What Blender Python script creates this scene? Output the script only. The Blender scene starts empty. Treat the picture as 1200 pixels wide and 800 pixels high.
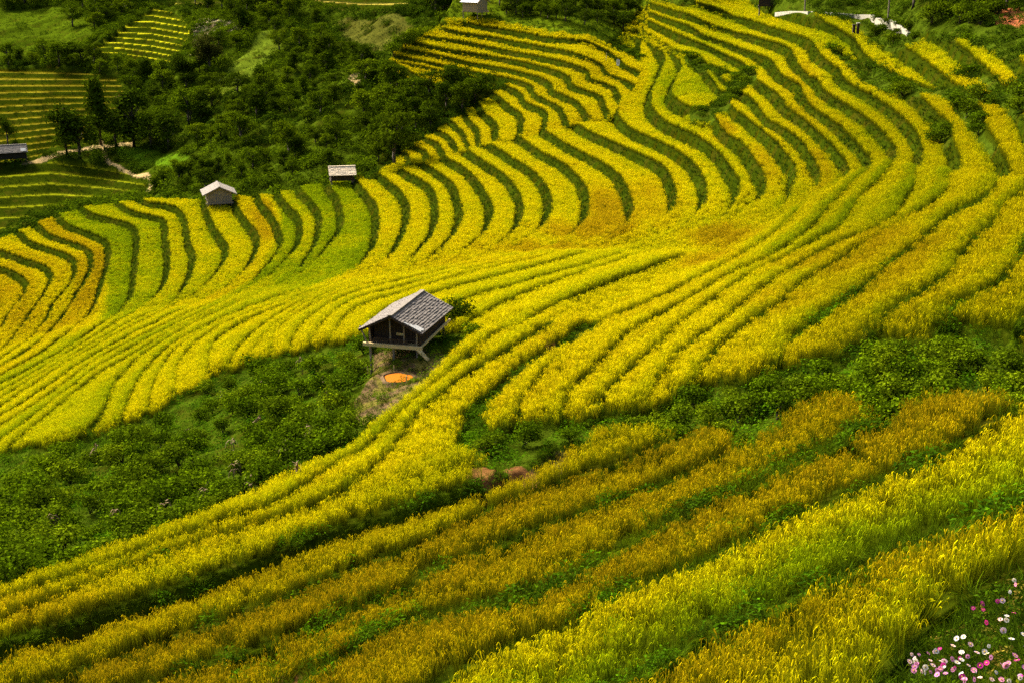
import bpy, bmesh, math, random
import numpy as np
from mathutils import Vector, Matrix, Euler
random.seed(7); rng = np.random.default_rng(7)
R = math.radians
SC = bpy.context.scene
COL = SC.collection

# ------------------------------------------------------------------ camera model (used to survey the hillside from traced terrace edges)
FPX, PITCH = 1667.0, R(17.0)
CP, SP = math.cos(PITCH), math.sin(PITCH)
def rays(u, v):
    x = (np.asarray(u, float) - 600.0) / FPX; y = -(np.asarray(v, float) - 400.0) / FPX
    return x, CP + y * SP, -SP + y * CP

# ------------------------------------------------------------------ traced terrace edges: outer lip of each paddy, counted uphill
LIPS = [
 [(-40,300),(0,310),(15,316),(27,325),(31,333),(22,347),(10,362),(0,380),(-30,410)],
 [(-40,283),(0,292),(25,300),(47,307),(58,315),(59,326),(50,342),(36,361),(24,379),(12,394),(0,408),(-40,440)],
 [(-40,262),(18,268),(32,279),(50,286),(70,292),(85,300),(89,312),(84,325),(72,340),(62,352),(54,369),(32,395),(0,420),(-40,450)],
 [(30,250),(46,263),(57,272),(80,280),(100,287),(107,296),(107,310),(100,323),(90,340),(77,361),(62,380),(40,404),(0,430),(-40,458)],
 [(60,240),(72,256),(85,264),(105,271),(122,279),(127,288),(126,307),(120,323),(114,345),(105,362),(80,389),(45,415),(0,440),(-40,466)],
 [(85,230),(102,246),(117,251),(140,256),(155,262),(161,276),(159,300),(157,325),(152,345),(132,369),(95,398),(50,425),(0,450),(-40,473)],
 [(130,228),(147,241),(160,246),(180,250),(192,256),(194,275),(197,293),(197,312),(190,333),(172,352),(130,381),(80,412),(40,436),(0,459),(-40,482)],
 [(150,222),(172,235),(190,237),(205,241),(215,251),(219,267),(221,282),(227,297),(225,312),(217,331),(203,349),(160,375),(110,402),(55,434),(0,467),(-40,490)],
 [(236,215),(240,237),(244,250),(250,264),(262,280),(266,291),(261,305),(250,320),(230,338),(182,366),(125,397),(70,428),(25,459),(0,476),(-40,498)],
 [(266,212),(275,235),(285,252),(300,270),(302,282),(298,295),(290,308),(274,323),(247,343),(198,370),(140,400),(90,429),(40,463),(0,488),(-40,510)],
 [(296,205),(302,227),(310,240),(322,255),(328,270),(331,281),(322,296),(308,312),(292,327),(245,355),(190,382),(128,412),(78,446),(28,482),(0,500),(-40,522)],
 [(312,200),(324,222),(335,237),(350,252),(353,267),(350,281),(340,294),(327,308),(310,322),(265,350),(206,380),(148,410),(97,443),(47,482),(0,518),(-40,545)],
 [(340,200),(350,219),(360,230),(371,242),(375,256),(372,277),(361,297),(344,316),(296,343),(228,374),(178,402),(143,422),(112,438),(73,470),(37,500),(0,530)],
 [(378,195),(386,218),(395,230),(401,255),(396,270),(382,287),(363,307),(315,335),(256,362),(208,388),(165,417),(135,450),(122,485),(90,520)],
 [(406,190),(417,210),(430,225),(440,240),(442,262),(439,280),(430,296),(412,313),(362,335),(295,360),(236,385),(188,415),(162,447),(142,490),(130,520)],
 [(434,190),(449,206),(465,218),(477,236),(477,256),(468,280),(454,298),(425,314),(382,329),(318,352),(254,378),(206,408),(183,445),(174,477),(168,515)],
 [(455,180),(471,197),(490,207),(505,217),(511,237),(510,260),(500,278),(475,303),(420,324),(346,348),(275,373),(230,400),(208,430),(206,457),(205,500)],
 [(483,178),(500,192),(517,202),(532,217),(540,245),(537,261),(526,277),(497,301),(436,322),(376,341),(305,367),(258,394),(245,414),(247,432),(245,470)],
 [(508,172),(524,184),(540,192),(557,207),(572,230),(576,246),(571,262),(560,275),(528,297),(470,315),(402,335),(342,358),(290,397),(272,424),(255,470)],
 [(532,163),(550,176),(570,189),(590,202),(605,220),(611,236),(609,253),(597,270),(560,294),(500,312),(432,330),(363,352),(309,394),(294,417),(280,465)],
 [(558,154),(575,167),(597,181),(620,195),(637,212),(644,231),(642,248),(630,265),(594,287),(536,305),(458,325),(381,348),(325,384),(319,407),(310,455)],
 [(592,149),(612,161),(632,175),(657,187),(677,205),(687,222),(687,246),(674,264),(634,289),(558,307),(478,326),(402,347),(355,380),(342,404),(335,445)],
 [(625,143),(644,154),(665,167),(695,182),(717,195),(730,210),(741,241),(730,257),(686,281),(634,298),(560,314),(480,334),(412,353),(379,378),(368,397),(360,440)],
 [(668,137),(685,149),(715,162),(750,177),(775,190),(785,205),(791,227),(779,246),(736,268),(678,288),(600,309),(520,328),(444,351),(407,368),(392,392),(388,430)],
 [(748,60),(742,85),(728,110),(722,130),(740,149),(770,161),(800,177),(817,195),(827,217),(819,239),(787,262),(738,281),(680,299),(600,320),(520,341),(455,362),(430,388),(424,430)],
 [(757,40),(778,60),(772,84),(762,105),(762,122),(780,140),(807,152),(835,167),(852,187),(866,210),(862,228),(850,243),(817,265),(757,288),(700,308),(620,330),(545,352),(510,372),(490,400)],
 [(716,20),(755,35),(782,52),(799,70),(790,90),(785,107),(797,119),(815,124),(836,132),(847,150),(870,165),(882,182),(895,204),(894,220),(883,233),(845,260),(797,279),(740,300),(680,321),(610,346),(560,372),(530,400)],
 [(700,18),(722,28),(755,43),(775,53),(797,61),(822,74),(842,98),(860,124),(877,135),(900,152),(917,170),(930,187),(930,206),(920,235),(868,265),(820,288),(755,315),(700,336),(655,355),(610,383),(575,410),(540,450)],
 [(705,14),(737,26),(767,42),(790,56),(810,62),(832,74),(850,94),(860,103),(880,112),(897,135),(920,147),(940,162),(955,185),(961,202),(955,213),(927,233),(897,256),(862,281),(822,304),(779,322),(722,350),(685,379),(640,405),(602,428),(568,470),(540,510)],
 [(720,8),(757,21),(782,32),(805,42),(830,51),(850,61),(872,72),(880,86),(900,100),(910,106),(920,120),(942,135),(962,152),(982,172),(995,196),(977,215),(952,229),(937,245),(920,262),(898,281),(862,303),(818,326),(755,357),(695,382),(642,428),(609,474),(590,520)],
 [(740,4),(772,16),(790,22),(810,29),(825,39),(850,47),(867,54),(885,60),(902,67),(907,75),(917,86),(936,94),(940,105),(950,120),(975,137),(995,155),(1012,172),(1022,190),(1003,212),(987,230),(970,247),(950,270),(903,302),(852,324),(806,352),(740,390),(702,428),(668,460),(660,500)],
 [(760,2),(787,10),(810,16),(832,26),(862,35),(890,42),(920,50),(928,58),(935,74),(945,85),(957,90),(961,98),(972,107),(995,120),(1020,137),(1040,157),(1050,174),(1041,200),(1025,217),(1007,232),(995,251),(984,268),(958,282),(922,300),(882,320),(840,348),(802,376),(762,414),(719,450),(706,470),(695,510)],
 [(790,-6),(835,6),(857,16),(875,21),(900,30),(925,37),(948,44),(956,56),(966,67),(981,77),(986,88),(1000,97),(1025,110),(1050,127),(1070,147),(1079,168),(1077,188),(1072,202),(1074,218),(1062,236),(1053,254),(1038,265),(1010,277),(985,284),(943,305),(884,345),(836,386),(802,410),(772,440),(763,466),(755,505)],
 [(850,-20),(890,-4),(925,8),(960,20),(985,32),(1000,42),(1012,60),(1035,82),(1064,101),(1080,112),(1100,130),(1112,142),(1115,156),(1122,175),(1124,190),(1114,207),(1110,226),(1090,243),(1060,256),(1037,269),(1000,295),(942,331),(900,365),(854,395),(823,428),(810,465),(800,500)],
 [(900,-40),(960,-10),(1020,30),(1070,60),(1105,85),(1125,101),(1142,115),(1152,130),(1153,143),(1167,160),(1178,180),(1183,194),(1172,208),(1164,228),(1140,242),(1113,254),(1090,272),(1045,311),(1002,347),(961,377),(928,401),(917,425),(905,460)],
 [(1000,-60),(1060,5),(1110,40),(1160,80),(1195,120),(1215,170),(1218,205),(1200,226),(1176,241),(1170,257),(1150,275),(1135,290),(1121,306),(1117,320),(1095,336),(1060,358),(1030,378),(1022,400),(1010,430)],
 [(1060,-80),(1160,30),(1220,100),(1250,180),(1248,240),(1222,275),(1200,297),(1186,322),(1168,336),(1140,352),(1116,368),(1105,390),(1090,420)],
 [(1120,-100),(1230,20),(1300,120),(1320,220),(1290,290),(1250,335),(1215,365),(1190,390),(1170,430)],
]
FAR = [   # narrow terraces on the far flank of the spur
 [(430,150),(445,160),(455,172),(475,177),(480,187),(485,200)],
 [(430,135),(455,148),(475,163),(485,169),(497,174),(501,181),(508,192)],
 [(430,122),(460,135),(485,152),(499,160),(512,165),(517,173),(524,184)],
 [(430,110),(470,122),(497,140),(510,150),(525,157),(533,167),(540,178)],
 [(430,100),(480,112),(518,132),(530,142),(542,152),(546,161),(552,172)],
 [(430,92),(490,100),(530,118),(545,131),(550,140),(560,150),(560,161),(562,172)],
 [(430,84),(500,90),(545,104),(560,120),(567,131),(580,142),(582,155),(584,166)],
 [(440,74),(487,80),(512,87),(535,96),(560,102),(582,109),(592,119),(610,131),(612,145),(608,160)],
 [(440,66),(482,72),(520,80),(550,87),(578,93),(598,100),(611,108),(615,117),(634,124),(641,131),(637,150)],
 [(440,58),(460,62),(490,68),(530,77),(570,85),(600,90),(621,97),(626,108),(640,115),(656,123),(661,131),(664,142)],
 [(450,49),(472,55),(510,62),(550,71),(600,80),(639,91),(645,98),(647,104),(662,110),(676,117),(682,124),(688,133)],
 [(465,42),(488,48),(520,55),(550,60),(612,70),(650,80),(666,88),(668,96),(685,103),(702,109),(706,116),(710,125)],
 [(480,35),(502,41),(540,46),(575,54),(625,63),(660,70),(688,80),(690,89),(705,94),(722,101),(724,108),(730,118)],
 [(515,30),(542,37),(575,41),(600,46),(657,56),(690,66),(706,75),(709,82),(725,89),(741,96),(745,103),(755,115)],
 [(540,24),(570,31),(610,37),(640,43),(682,46),(705,55),(724,67),(730,74),(745,81),(764,90),(775,100)],
]
FORE = [   # nearest paddies, below the gully; counted towards the viewer
 [(560,385),(527,414),(490,453),(443,489),(403,525),(333,548),(277,577),(213,610),(140,634),(67,663),(0,687),(-60,708)],
 [(600,375),(567,402),(527,434),(473,480),(430,522),(398,542),(353,571),(317,597),(233,624),(133,663),(0,705),(-60,724)],
 [(665,362),(632,388),(600,408),(543,441),(495,480),(465,518),(432,556),(398,584),(333,607),(253,631),(133,672),(0,729),(-60,752)],
 [(620,512),(590,547),(577,560),(533,577),(457,602),(400,617),(333,643),(253,672),(167,700),(67,731),(0,752),(-60,768)],
 [(700,494),(668,530),(650,542),(587,573),(483,610),(400,634),(300,673),(200,711),(100,741),(0,770),(-60,786)],
 [(850,470),(826,497),(790,517),(733,541),(633,574),(573,598),(493,641),(400,674),(300,716),(200,751),(100,786),(0,820)],
 [(1040,458),(990,463),(945,467),(917,489),(860,528),(800,562),(767,574),(683,604),(613,631),(533,661),(480,690),(420,718),(330,752),(230,785),(120,825)],
 [(1180,446),(1130,459),(1090,462),(1033,492),(987,524),(933,551),(867,580),(800,608),(720,656),(667,687),(607,711),(493,728),(440,746),(400,777),(340,815),(280,860)],
 [(1260,452),(1200,478),(1163,496),(1117,530),(1083,550),(1000,583),(927,611),(840,657),(800,670),(710,704),(660,741),(587,767),(527,801),(460,845)],
 [(1260,585),(1200,604),(1153,617),(1093,634),(1033,657),(967,691),(890,727),(833,742),(800,774),(740,806),(680,845)],
 [(1280,642),(1200,668),(1150,692),(1120,712),(1090,742),(1068,772),(1040,800),(990,850)],
]
FGAP = [0.03,0.05,0.06,0.85,0.04,0.13,0.22,0.13,0.17,0.0]     # share of each near paddy, at its uphill foot, left to grass

# ------------------------------------------------------------------ helpers on polylines
def smooth_line(pts, n=5):
    p = np.array(pts, float); q = np.vstack([2*p[0]-p[1], p, 2*p[-1]-p[-2]]); out = []
    for i in range(1, len(q)-2):
        t = np.linspace(0, 1, n, endpoint=False)[:, None]; a, b, c, d = q[i-1], q[i], q[i+1], q[i+2]
        out.append(0.5*((2*b)+(-a+c)*t+(2*a-5*b+4*c-d)*t*t+(-a+3*b-3*c+d)*t**3))
    out.append(p[-1:]); return np.vstack(out)
def sdist(PU, PV, line):
    """signed distance of points to a polyline: positive on the left of travel seen with v downward-negative"""
    best = np.full(PU.shape, 1e18, np.float32); sg = np.ones(PU.shape, np.float32)
    A, B = line[:-1], line[1:]; n = len(A)
    for i in range(n):
        ax, ay = A[i]; dx, dy = B[i]-A[i]; L2 = dx*dx+dy*dy+1e-9
        t = ((PU-ax)*dx+(PV-ay)*dy)/L2
        lo = -40.0 if i == 0 else 0.0; hi = 40.0 if i == n-1 else 1.0
        t = np.clip(t, lo, hi)
        ex = PU-ax-t*dx; ey = PV-ay-t*dy; d = ex*ex+ey*ey
        m = d < best
        best = np.where(m, d, best); sg = np.where(m, np.sign(-(dx*ey-dy*ex)), sg)
    return np.sqrt(best)*sg
def inpoly(PU, PV, poly):
    p = np.array(poly, float); r = np.zeros(PU.shape, bool); x0, y0 = p[-1]
    for x1, y1 in p:
        c = ((y0 > PV) != (y1 > PV)) & (PU < (x1-x0)*(PV-y0)/(y1-y0+1e-12)+x0)
        r ^= c; x0, y0 = x1, y1
    return r
class Field:
    """a smooth surveyed map over (u, v), looked up by bilinear interpolation"""
    def __init__(s, arr, u0, v0, st): s.a, s.u0, s.v0, s.st = arr.astype(np.float32), u0, v0, st
    def __call__(s, u, v):
        x = np.clip((u-s.u0)/s.st, 0, s.a.shape[1]-1.001); y = np.clip((v-s.v0)/s.st, 0, s.a.shape[0]-1.001)
        i = x.astype(int); j = y.astype(int); fx = x-i; fy = y-j; a = s.a
        return (a[j,i]*(1-fx)+a[j,i+1]*fx)*(1-fy)+(a[j+1,i]*(1-fx)+a[j+1,i+1]*fx)*fy
def blur(a, n):
    for _ in range(n):
        p = np.pad(a, 1, mode='edge'); a = (p[:-2,1:-1]+p[2:,1:-1]+p[1:-1,:-2]+p[1:-1,2:]+2*a)/6
    return a
def vnoise(x, y, seed=0):
    """value noise 0..1 in plan coordinates"""
    def h(i, j):
        n = (i.astype(np.int64)*374761393+j.astype(np.int64)*668265263+seed*974711)
        n = (n ^ (n >> 13))*1274126177; n = n ^ (n >> 16); return (n & 0xffff)/65535.0
    i = np.floor(x); j = np.floor(y); fx = x-i; fy = y-j; fx = fx*fx*(3-2*fx); fy = fy*fy*(3-2*fy)
    return (h(i,j)*(1-fx)+h(i+1,j)*fx)*(1-fy)+(h(i,j+1)*(1-fx)+h(i+1,j+1)*fx)*fy

# ------------------------------------------------------------------ index of the terrace at any place
GU0, GV0, GST = -100, -60, 3.0
gu = np.arange(GU0, 1320, GST); gv = np.arange(GV0, 900, GST)
PU, PV = np.meshgrid(gu.astype(np.float32), gv.astype(np.float32))
def index_field(curves, flip=1.0):
    ds = np.stack([flip*sdist(PU, PV, smooth_line(c, 4)) for c in curves])
    pos = ds > 0; k = np.zeros(PU.shape, int); n = len(curves)
    # number of edges crossed, made monotone by majority
    k = pos.sum(0)-1
    ad = np.abs(ds); kk = np.clip(k, 0, n-1); kn = np.clip(k+1, 0, n-1)
    J, I = np.indices(PU.shape)
    d0 = ad[kk, J, I]; d1 = ad[kn, J, I]
    ph = k+d0/(d0+d1+1e-6)
    ph = np.where(k < 0, -np.minimum(ad[0]/40, .98), ph); ph = np.where(k >= n-1, n-1+np.minimum(d0/60, .98), ph)
    return Field(ph, GU0, GV0, GST)
PHI_M = index_field(LIPS); PHI_F = index_field(FAR); PHI_G = index_field(FORE)

# ------------------------------------------------------------------ the hillside itself
WU0, WV0, WS = -280.0, -160.0, 40.0; WNU, WNV = 46, 32
def bsp(u, v):
    x = (np.asarray(u, float)-WU0)/WS; y = (np.asarray(v, float)-WV0)/WS
    i = np.clip(np.floor(x).astype(int), 1, WNU-3); j = np.clip(np.floor(y).astype(int), 1, WNV-3); fx = x-i; fy = y-j
    B = lambda t: np.stack([(1-t)**3/6, (3*t**3-6*t*t+4)/6, (-3*t**3+3*t*t+3*t+1)/6, t**3/6])
    return i, j, B(fx), B(fy)
class Surf:
    def __init__(s, w): s.w = w.reshape(WNV, WNU)
    def __call__(s, u, v):
        sh = np.shape(u); u = np.ravel(u); v = np.ravel(v); i, j, bx, by = bsp(u, v); o = np.zeros(len(i))
        for a in range(4):
            for b in range(4): o += bx[a]*by[b]*s.w[j-1+b, i-1+a]
        return (1/np.maximum(o, 1/900.0)).reshape(sh)
# result of the survey: inverse distances (x 1e-7 per metre) that make every traced lip level, counted uphill, at its own height
SURVEY = [
-3109,-1816,-482,916,2392,3950,5586,7295,9068,10896,12768,14670,16584,18479,20313,22026,23538,24758,25593,25964,25836,25231,24230,22991,21711,20422,18668,15347,9577,1760,-8033,-20942,-36002,-48104,-53694,-51831,-41627,-28277,-16123,-6138,2066,9091,15401,21285,26913,32393,
1441,2691,3977,5323,6744,8242,9815,11454,13153,14903,16697,18530,20390,22258,24100,25862,27471,28829,29833,30393,30468,30083,29314,28344,27568,27392,27679,26801,23134,18508,13862,5644,-7093,-15982,-18120,-15919,-5661,5924,14588,21154,26733,31954,37101,42273,47489,52737,
6033,7227,8456,9746,11109,12548,14056,15625,17245,18910,20617,22368,24159,25985,27820,29623,31322,32819,33995,34737,35002,34842,34283,33401,32722,33190,35680,37635,34898,32625,34554,32720,21633,18276,23296,25345,32698,40134,43798,46682,49925,53733,58041,62728,67677,72773,
10700,11820,12979,14202,15504,16883,18327,19823,21359,22927,24529,26174,27871,29624,31425,33242,35011,36634,37970,38861,39257,39347,39130,38297,37127,36904,41208,46844,43295,41544,49703,55810,48078,51499,63449,62656,64828,67579,67274,68074,70323,73655,77734,82317,87229,92320,
15476,16499,17569,18716,19950,21267,22647,24068,25511,26969,28445,29956,31522,33163,34885,36669,38460,40164,41621,42580,42915,43190,43671,43616,42220,39197,42647,51881,48523,46923,55490,63778,61148,65259,74625,76018,77630,80141,81940,84393,87670,91642,96137,100994,106096,111337,
20401,21299,22256,23308,24467,25721,27038,28384,29729,31062,32390,33735,35132,36616,38208,39895,41625,43309,44790,45691,45597,45504,46471,49034,50852,46292,44859,53744,53127,53338,61037,68678,67680,70577,76836,81303,85905,90600,94550,98762,103452,108456,113657,118981,124408,129905,
25523,26258,27069,28003,29075,30264,31522,32794,34038,35237,36399,37554,38748,40036,41456,42993,44566,46052,47281,47913,47634,47257,48064,51860,55008,53005,52774,60266,60481,61416,67701,74234,74926,77251,82333,88941,97351,104299,108786,113600,119171,125025,130846,136609,142376,148174,
30909,31429,32048,32829,33791,34909,36113,37317,38461,39523,40514,41469,42442,43516,44758,46152,47562,48795,49657,50042,50446,51126,52341,55365,57588,58161,60875,66661,67721,70146,77231,83992,84865,86824,91679,99228,109089,117558,123388,129143,135416,141870,148077,154136,160198,166310,
36646,36884,37246,37814,38627,39659,40813,41955,43002,43935,44769,45538,46302,47176,48286,49638,51032,52224,53034,53474,54891,57139,59091,61330,63118,64594,67328,71244,73638,77961,86028,93444,95681,98699,104393,112720,122944,131992,138847,145435,152287,159106,165439,171665,178007,184478,
42858,42728,42740,43004,43590,44495,45596,46673,47628,48452,49166,49810,50426,51160,52216,53674,55279,56734,57963,59080,61030,63581,65786,67891,69804,71707,74226,77568,81481,87739,97363,106029,109626,114098,120876,129831,140184,148955,155624,162319,169369,176332,182717,189178,195920,202879,
49713,49115,48658,48474,48688,49363,50372,51369,52237,52992,53654,54268,54899,55661,56739,58378,60401,62336,64051,65929,68333,71101,73852,76635,79379,82180,85399,89442,94650,101748,110897,119710,126163,132776,140414,149058,158050,165954,172606,179164,185971,192876,199685,206758,214180,221836,
57436,56271,55207,54380,53975,54167,54920,55810,56642,57434,58225,58989,59869,60956,62395,64628,67624,70574,73192,76165,79560,83190,86909,90709,94539,98449,102680,107697,113821,120880,128507,136575,145095,153430,161593,169484,176708,183435,189847,196122,202596,209525,216984,224960,233316,241870,
66300,64505,62719,61041,59698,59009,59178,59994,61080,62264,63527,64848,66507,68711,71564,75410,80047,84505,88529,92713,97087,101484,105880,110327,114774,119112,123508,128700,135199,141971,148501,155888,165135,174414,182862,190150,196137,201840,207772,213709,219974,227164,235509,244611,254077,263659,
76606,74195,71656,69003,66468,64576,63949,64823,66593,68610,70800,73431,76848,81094,85979,91594,97635,103271,108140,112716,117354,121938,126497,131130,135646,139731,143438,147954,154700,161549,167878,175210,184806,194661,203339,210367,215803,221004,226767,232689,239059,246775,256299,266684,277315,287943,
88616,85715,82541,78968,75152,71865,70325,71465,74452,77808,81348,85578,90765,96565,102547,108812,115106,120916,126082,130930,135714,140301,144809,149490,153975,157877,161060,164824,171773,178853,185319,192867,203194,213767,222935,230218,235819,241297,247728,254389,261401,269914,280659,292195,303832,315372,
102470,99316,95800,91628,86724,82118,79783,81784,86883,91542,95406,99969,105817,112331,118648,124733,130565,136096,141514,146681,151484,155774,159846,164482,169081,173520,177738,182245,188719,195628,202509,210656,221570,232842,242870,251146,257985,264684,272268,280236,288652,298324,309707,321847,334132,346343,
118122,114986,111517,107322,101934,96704,94325,97900,105629,110454,112834,116523,122401,129394,135575,140920,145849,150723,156220,161544,166180,169923,173267,177618,182045,187117,192920,198753,205643,213024,220668,229790,241540,253662,264801,274527,283097,291535,300705,310242,320217,331064,342974,355489,368188,380871,
135353,132421,129208,125364,120482,115992,114635,119392,128001,132312,133505,136214,141428,147953,153595,158293,162632,167074,172270,177339,181708,185251,188450,192310,196523,201985,208758,215839,223903,232616,241887,252443,264768,277539,289787,301145,311759,322175,332878,343882,355261,367182,379689,392576,405612,418663,
153916,151328,148509,145264,141644,138869,139034,143930,151252,155006,156109,158111,162075,167277,172278,176827,181235,185731,190440,194978,199011,202510,205903,209887,214565,220417,227525,235549,244815,255049,266101,278116,291094,304526,317846,330773,343339,355675,367927,380378,393085,406036,419192,432488,445853,459235,
173569,171483,169276,166907,164623,163387,164538,168745,174202,177349,178615,180225,183166,187268,191736,196319,201033,205768,210283,214538,218444,222063,225815,230313,235636,241971,249459,258219,268603,280228,292798,306105,319924,334170,348540,362832,377003,391034,404955,418964,433045,447047,460873,474600,488302,502012,
193996,192505,191017,189556,188305,187975,189392,192708,196693,199228,200528,201916,204145,207423,211671,216540,221656,226715,231444,235867,240026,244034,248316,253538,259586,266515,274549,284035,295341,308021,321647,335982,350842,366068,381470,396936,412449,427973,443490,459075,474581,489661,504133,518283,532340,546400,
214817,213905,213098,212421,211834,211889,213149,215570,218374,220531,222009,223428,225320,228108,232407,237694,243250,248720,253881,258811,263625,268462,273622,279556,286258,293828,302500,312693,324889,338459,352887,368061,383924,400092,416404,432828,449408,466185,483143,500211,517114,533264,548326,562916,577375,591834,
235680,235221,234896,234719,234573,234849,235935,237764,239892,241871,243591,245309,247399,250294,254679,260113,265916,271745,277399,283007,288739,294713,301001,307699,315097,323482,333087,344221,357226,371560,386773,402722,419314,436193,453217,470369,487731,505484,523665,541948,559919,576959,592747,607937,622914,637850,
256374,256218,256165,256234,256410,256914,257976,259586,261517,263493,265487,267694,270393,273873,278307,283588,289426,295507,301610,307907,314604,321798,329328,336895,345158,354621,365513,377901,391672,406724,422809,439565,456688,474123,491765,509540,527502,545994,565159,584304,602922,620592,637182,653089,668666,684131,
276847,276898,277022,277256,277643,278321,279439,281032,282997,285140,287492,290229,293543,297562,302154,307392,313266,319552,326042,332934,340439,348645,357308,365946,375370,386136,398417,412104,426846,442775,459779,477399,495236,513400,531819,550376,569056,588219,608031,627649,646619,664701,681877,698393,714529,730508,
297138,297339,297596,297956,298481,299279,300468,302116,304203,306627,309398,312617,316390,320755,325621,331038,337034,343507,350370,357750,365813,374640,384132,394132,405079,417325,430970,445895,461858,478876,496838,515413,534313,553539,573033,592688,612442,632373,652412,672088,691121,709390,726917,743871,760463,776889,
317316,317638,318005,318467,319093,319978,321236,322978,325261,328010,331192,334839,338998,343677,348843,354520,360726,367436,374637,382419,390910,400233,410505,421852,434376,448158,463208,479429,496675,514881,533929,553601,573703,594166,614914,635831,656760,677477,697674,717255,736201,754509,772228,789477,806417,823209,
337457,337884,338350,338907,339624,340592,341924,343779,346307,349392,352952,356981,361493,366492,371971,377944,384429,391436,398990,407166,416081,425900,436931,449567,463596,478864,495309,512848,531377,550808,571026,591877,613214,634942,656962,679135,701227,722760,743122,762613,781480,799803,817648,835113,852323,869410,
357623,358148,358711,359370,360196,361280,362739,364750,367513,370887,374769,379133,383976,389299,395104,401406,408227,415599,423569,432221,441680,452142,464005,477782,493104,509695,527442,546253,566033,586683,608091,630128,652666,675586,698761,722014,745057,767301,787986,807619,826582,845016,863014,880674,898111,915442,
377855,378471,379134,379907,380871,382125,383792,386029,388973,392555,396696,401352,406506,412153,418299,424961,432170,439974,448443,457686,467859,479199,492056,506751,523077,540783,559702,579707,600683,622518,645093,668282,691948,715949,740109,764194,787855,810572,831864,851998,871307,890000,908220,926092,943737,961276,
398166,398866,399627,400523,401641,403084,404973,407438,410568,414346,418719,423645,429099,435072,441571,448618,456255,464544,473577,483485,494449,506708,520536,536123,553373,572090,592091,613221,635342,658322,682029,706322,731050,756037,781070,805872,830086,853297,875211,895932,915706,934754,953255,971359,989204,1006922,
418537,419310,420167,421189,422464,424096,426198,428879,432209,436192,440796,445986,451736,458037,464897,472346,480432,489234,498861,509462,521228,534382,549142,565635,583809,603509,624555,646775,670009,694107,718919,744286,770034,795960,821821,847320,872116,895871,918377,939671,959933,979372,998182,1016530,1034568,1052438]
HILL = Surf(np.array(SURVEY)*1e-7)

# ================================================================== materials
def new_mat(name):
    m = bpy.data.materials.new(name); m.use_nodes = True; nt = m.node_tree; nt.nodes.clear()
    return m, nt
class NT:
    def __init__(s, nt): s.t = nt
    def n(s, typ, **kw):
        x = s.t.nodes.new(typ)
        for k, v in kw.items():
            if k.startswith('i_'): x.inputs[k[2:].replace('_', ' ')].default_value = v
            else: setattr(x, k, v)
        return x
    def l(s, a, b): s.t.links.new(a, b)
    def mix(s, fac, a, b, mode='MIX'):
        x = s.n('ShaderNodeMix', data_type='RGBA', blend_type=mode)
        for sock, val in ((x.inputs[0], fac), (x.inputs[6], a), (x.inputs[7], b)):
            if isinstance(val, (int, float)): sock.default_value = val
            elif isinstance(val, tuple): sock.default_value = (*val, 1) if len(val) == 3 else val
            else: s.l(val, sock)
        return x.outputs[2]
    def math(s, op, a, b=0.0, c=0.0):
        x = s.n('ShaderNodeMath', operation=op)
        for i, val in enumerate((a, b, c)):
            if isinstance(val, (int, float)): x.inputs[i].default_value = val
            else: s.l(val, x.inputs[i])
        return x.outputs[0]
    def ramp(s, fac, stops):
        x = s.n('ShaderNodeValToRGB'); e = x.color_ramp.elements
        while len(e) < len(stops): e.new(.5)
        for el, (p, c) in zip(e, stops): el.position = p; el.color = (*c, 1) if len(c) == 3 else c
        s.l(fac, x.inputs[0]); return x.outputs[0]
    def noise(s, vec, scale, detail=4, rough=.6):
        x = s.n('ShaderNodeTexNoise'); x.inputs['Scale'].default_value = scale; x.inputs['Detail'].default_value = detail; x.inputs['Roughness'].default_value = rough
        if vec is not None: s.l(vec, x.inputs['Vector'])
        return x.outputs['Fac']
def out_bsdf(t, col, rough=.8, spec=.25, bump=None, bstr=.4, bdist=.05, transl=0.0, tcol=None):
    b = t.n('ShaderNodeBsdfPrincipled'); o = t.n('ShaderNodeOutputMaterial')
    if isinstance(col, tuple): b.inputs['Base Color'].default_value = (*col, 1)
    else: t.l(col, b.inputs['Base Color'])
    b.inputs['Roughness'].default_value = rough; b.inputs['Specular IOR Level'].default_value = spec
    if bump is not None:
        bn = t.n('ShaderNodeBump'); bn.inputs['Strength'].default_value = bstr; bn.inputs['Distance'].default_value = bdist
        t.l(bump, bn.inputs['Height']); t.l(bn.outputs[0], b.inputs['Normal'])
    if transl > 0:
        tr = t.n('ShaderNodeBsdfTranslucent'); mx = t.n('ShaderNodeMixShader'); mx.inputs[0].default_value = transl
        if tcol is None: tcol = col
        if isinstance(tcol, tuple): tr.inputs[0].default_value = (*tcol, 1)
        else: t.l(tcol, tr.inputs[0])
        t.l(b.outputs[0], mx.inputs[1]); t.l(tr.outputs[0], mx.inputs[2]); t.l(mx.outputs[0], o.inputs[0])
    else: t.l(b.outputs[0], o.inputs[0])

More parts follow.
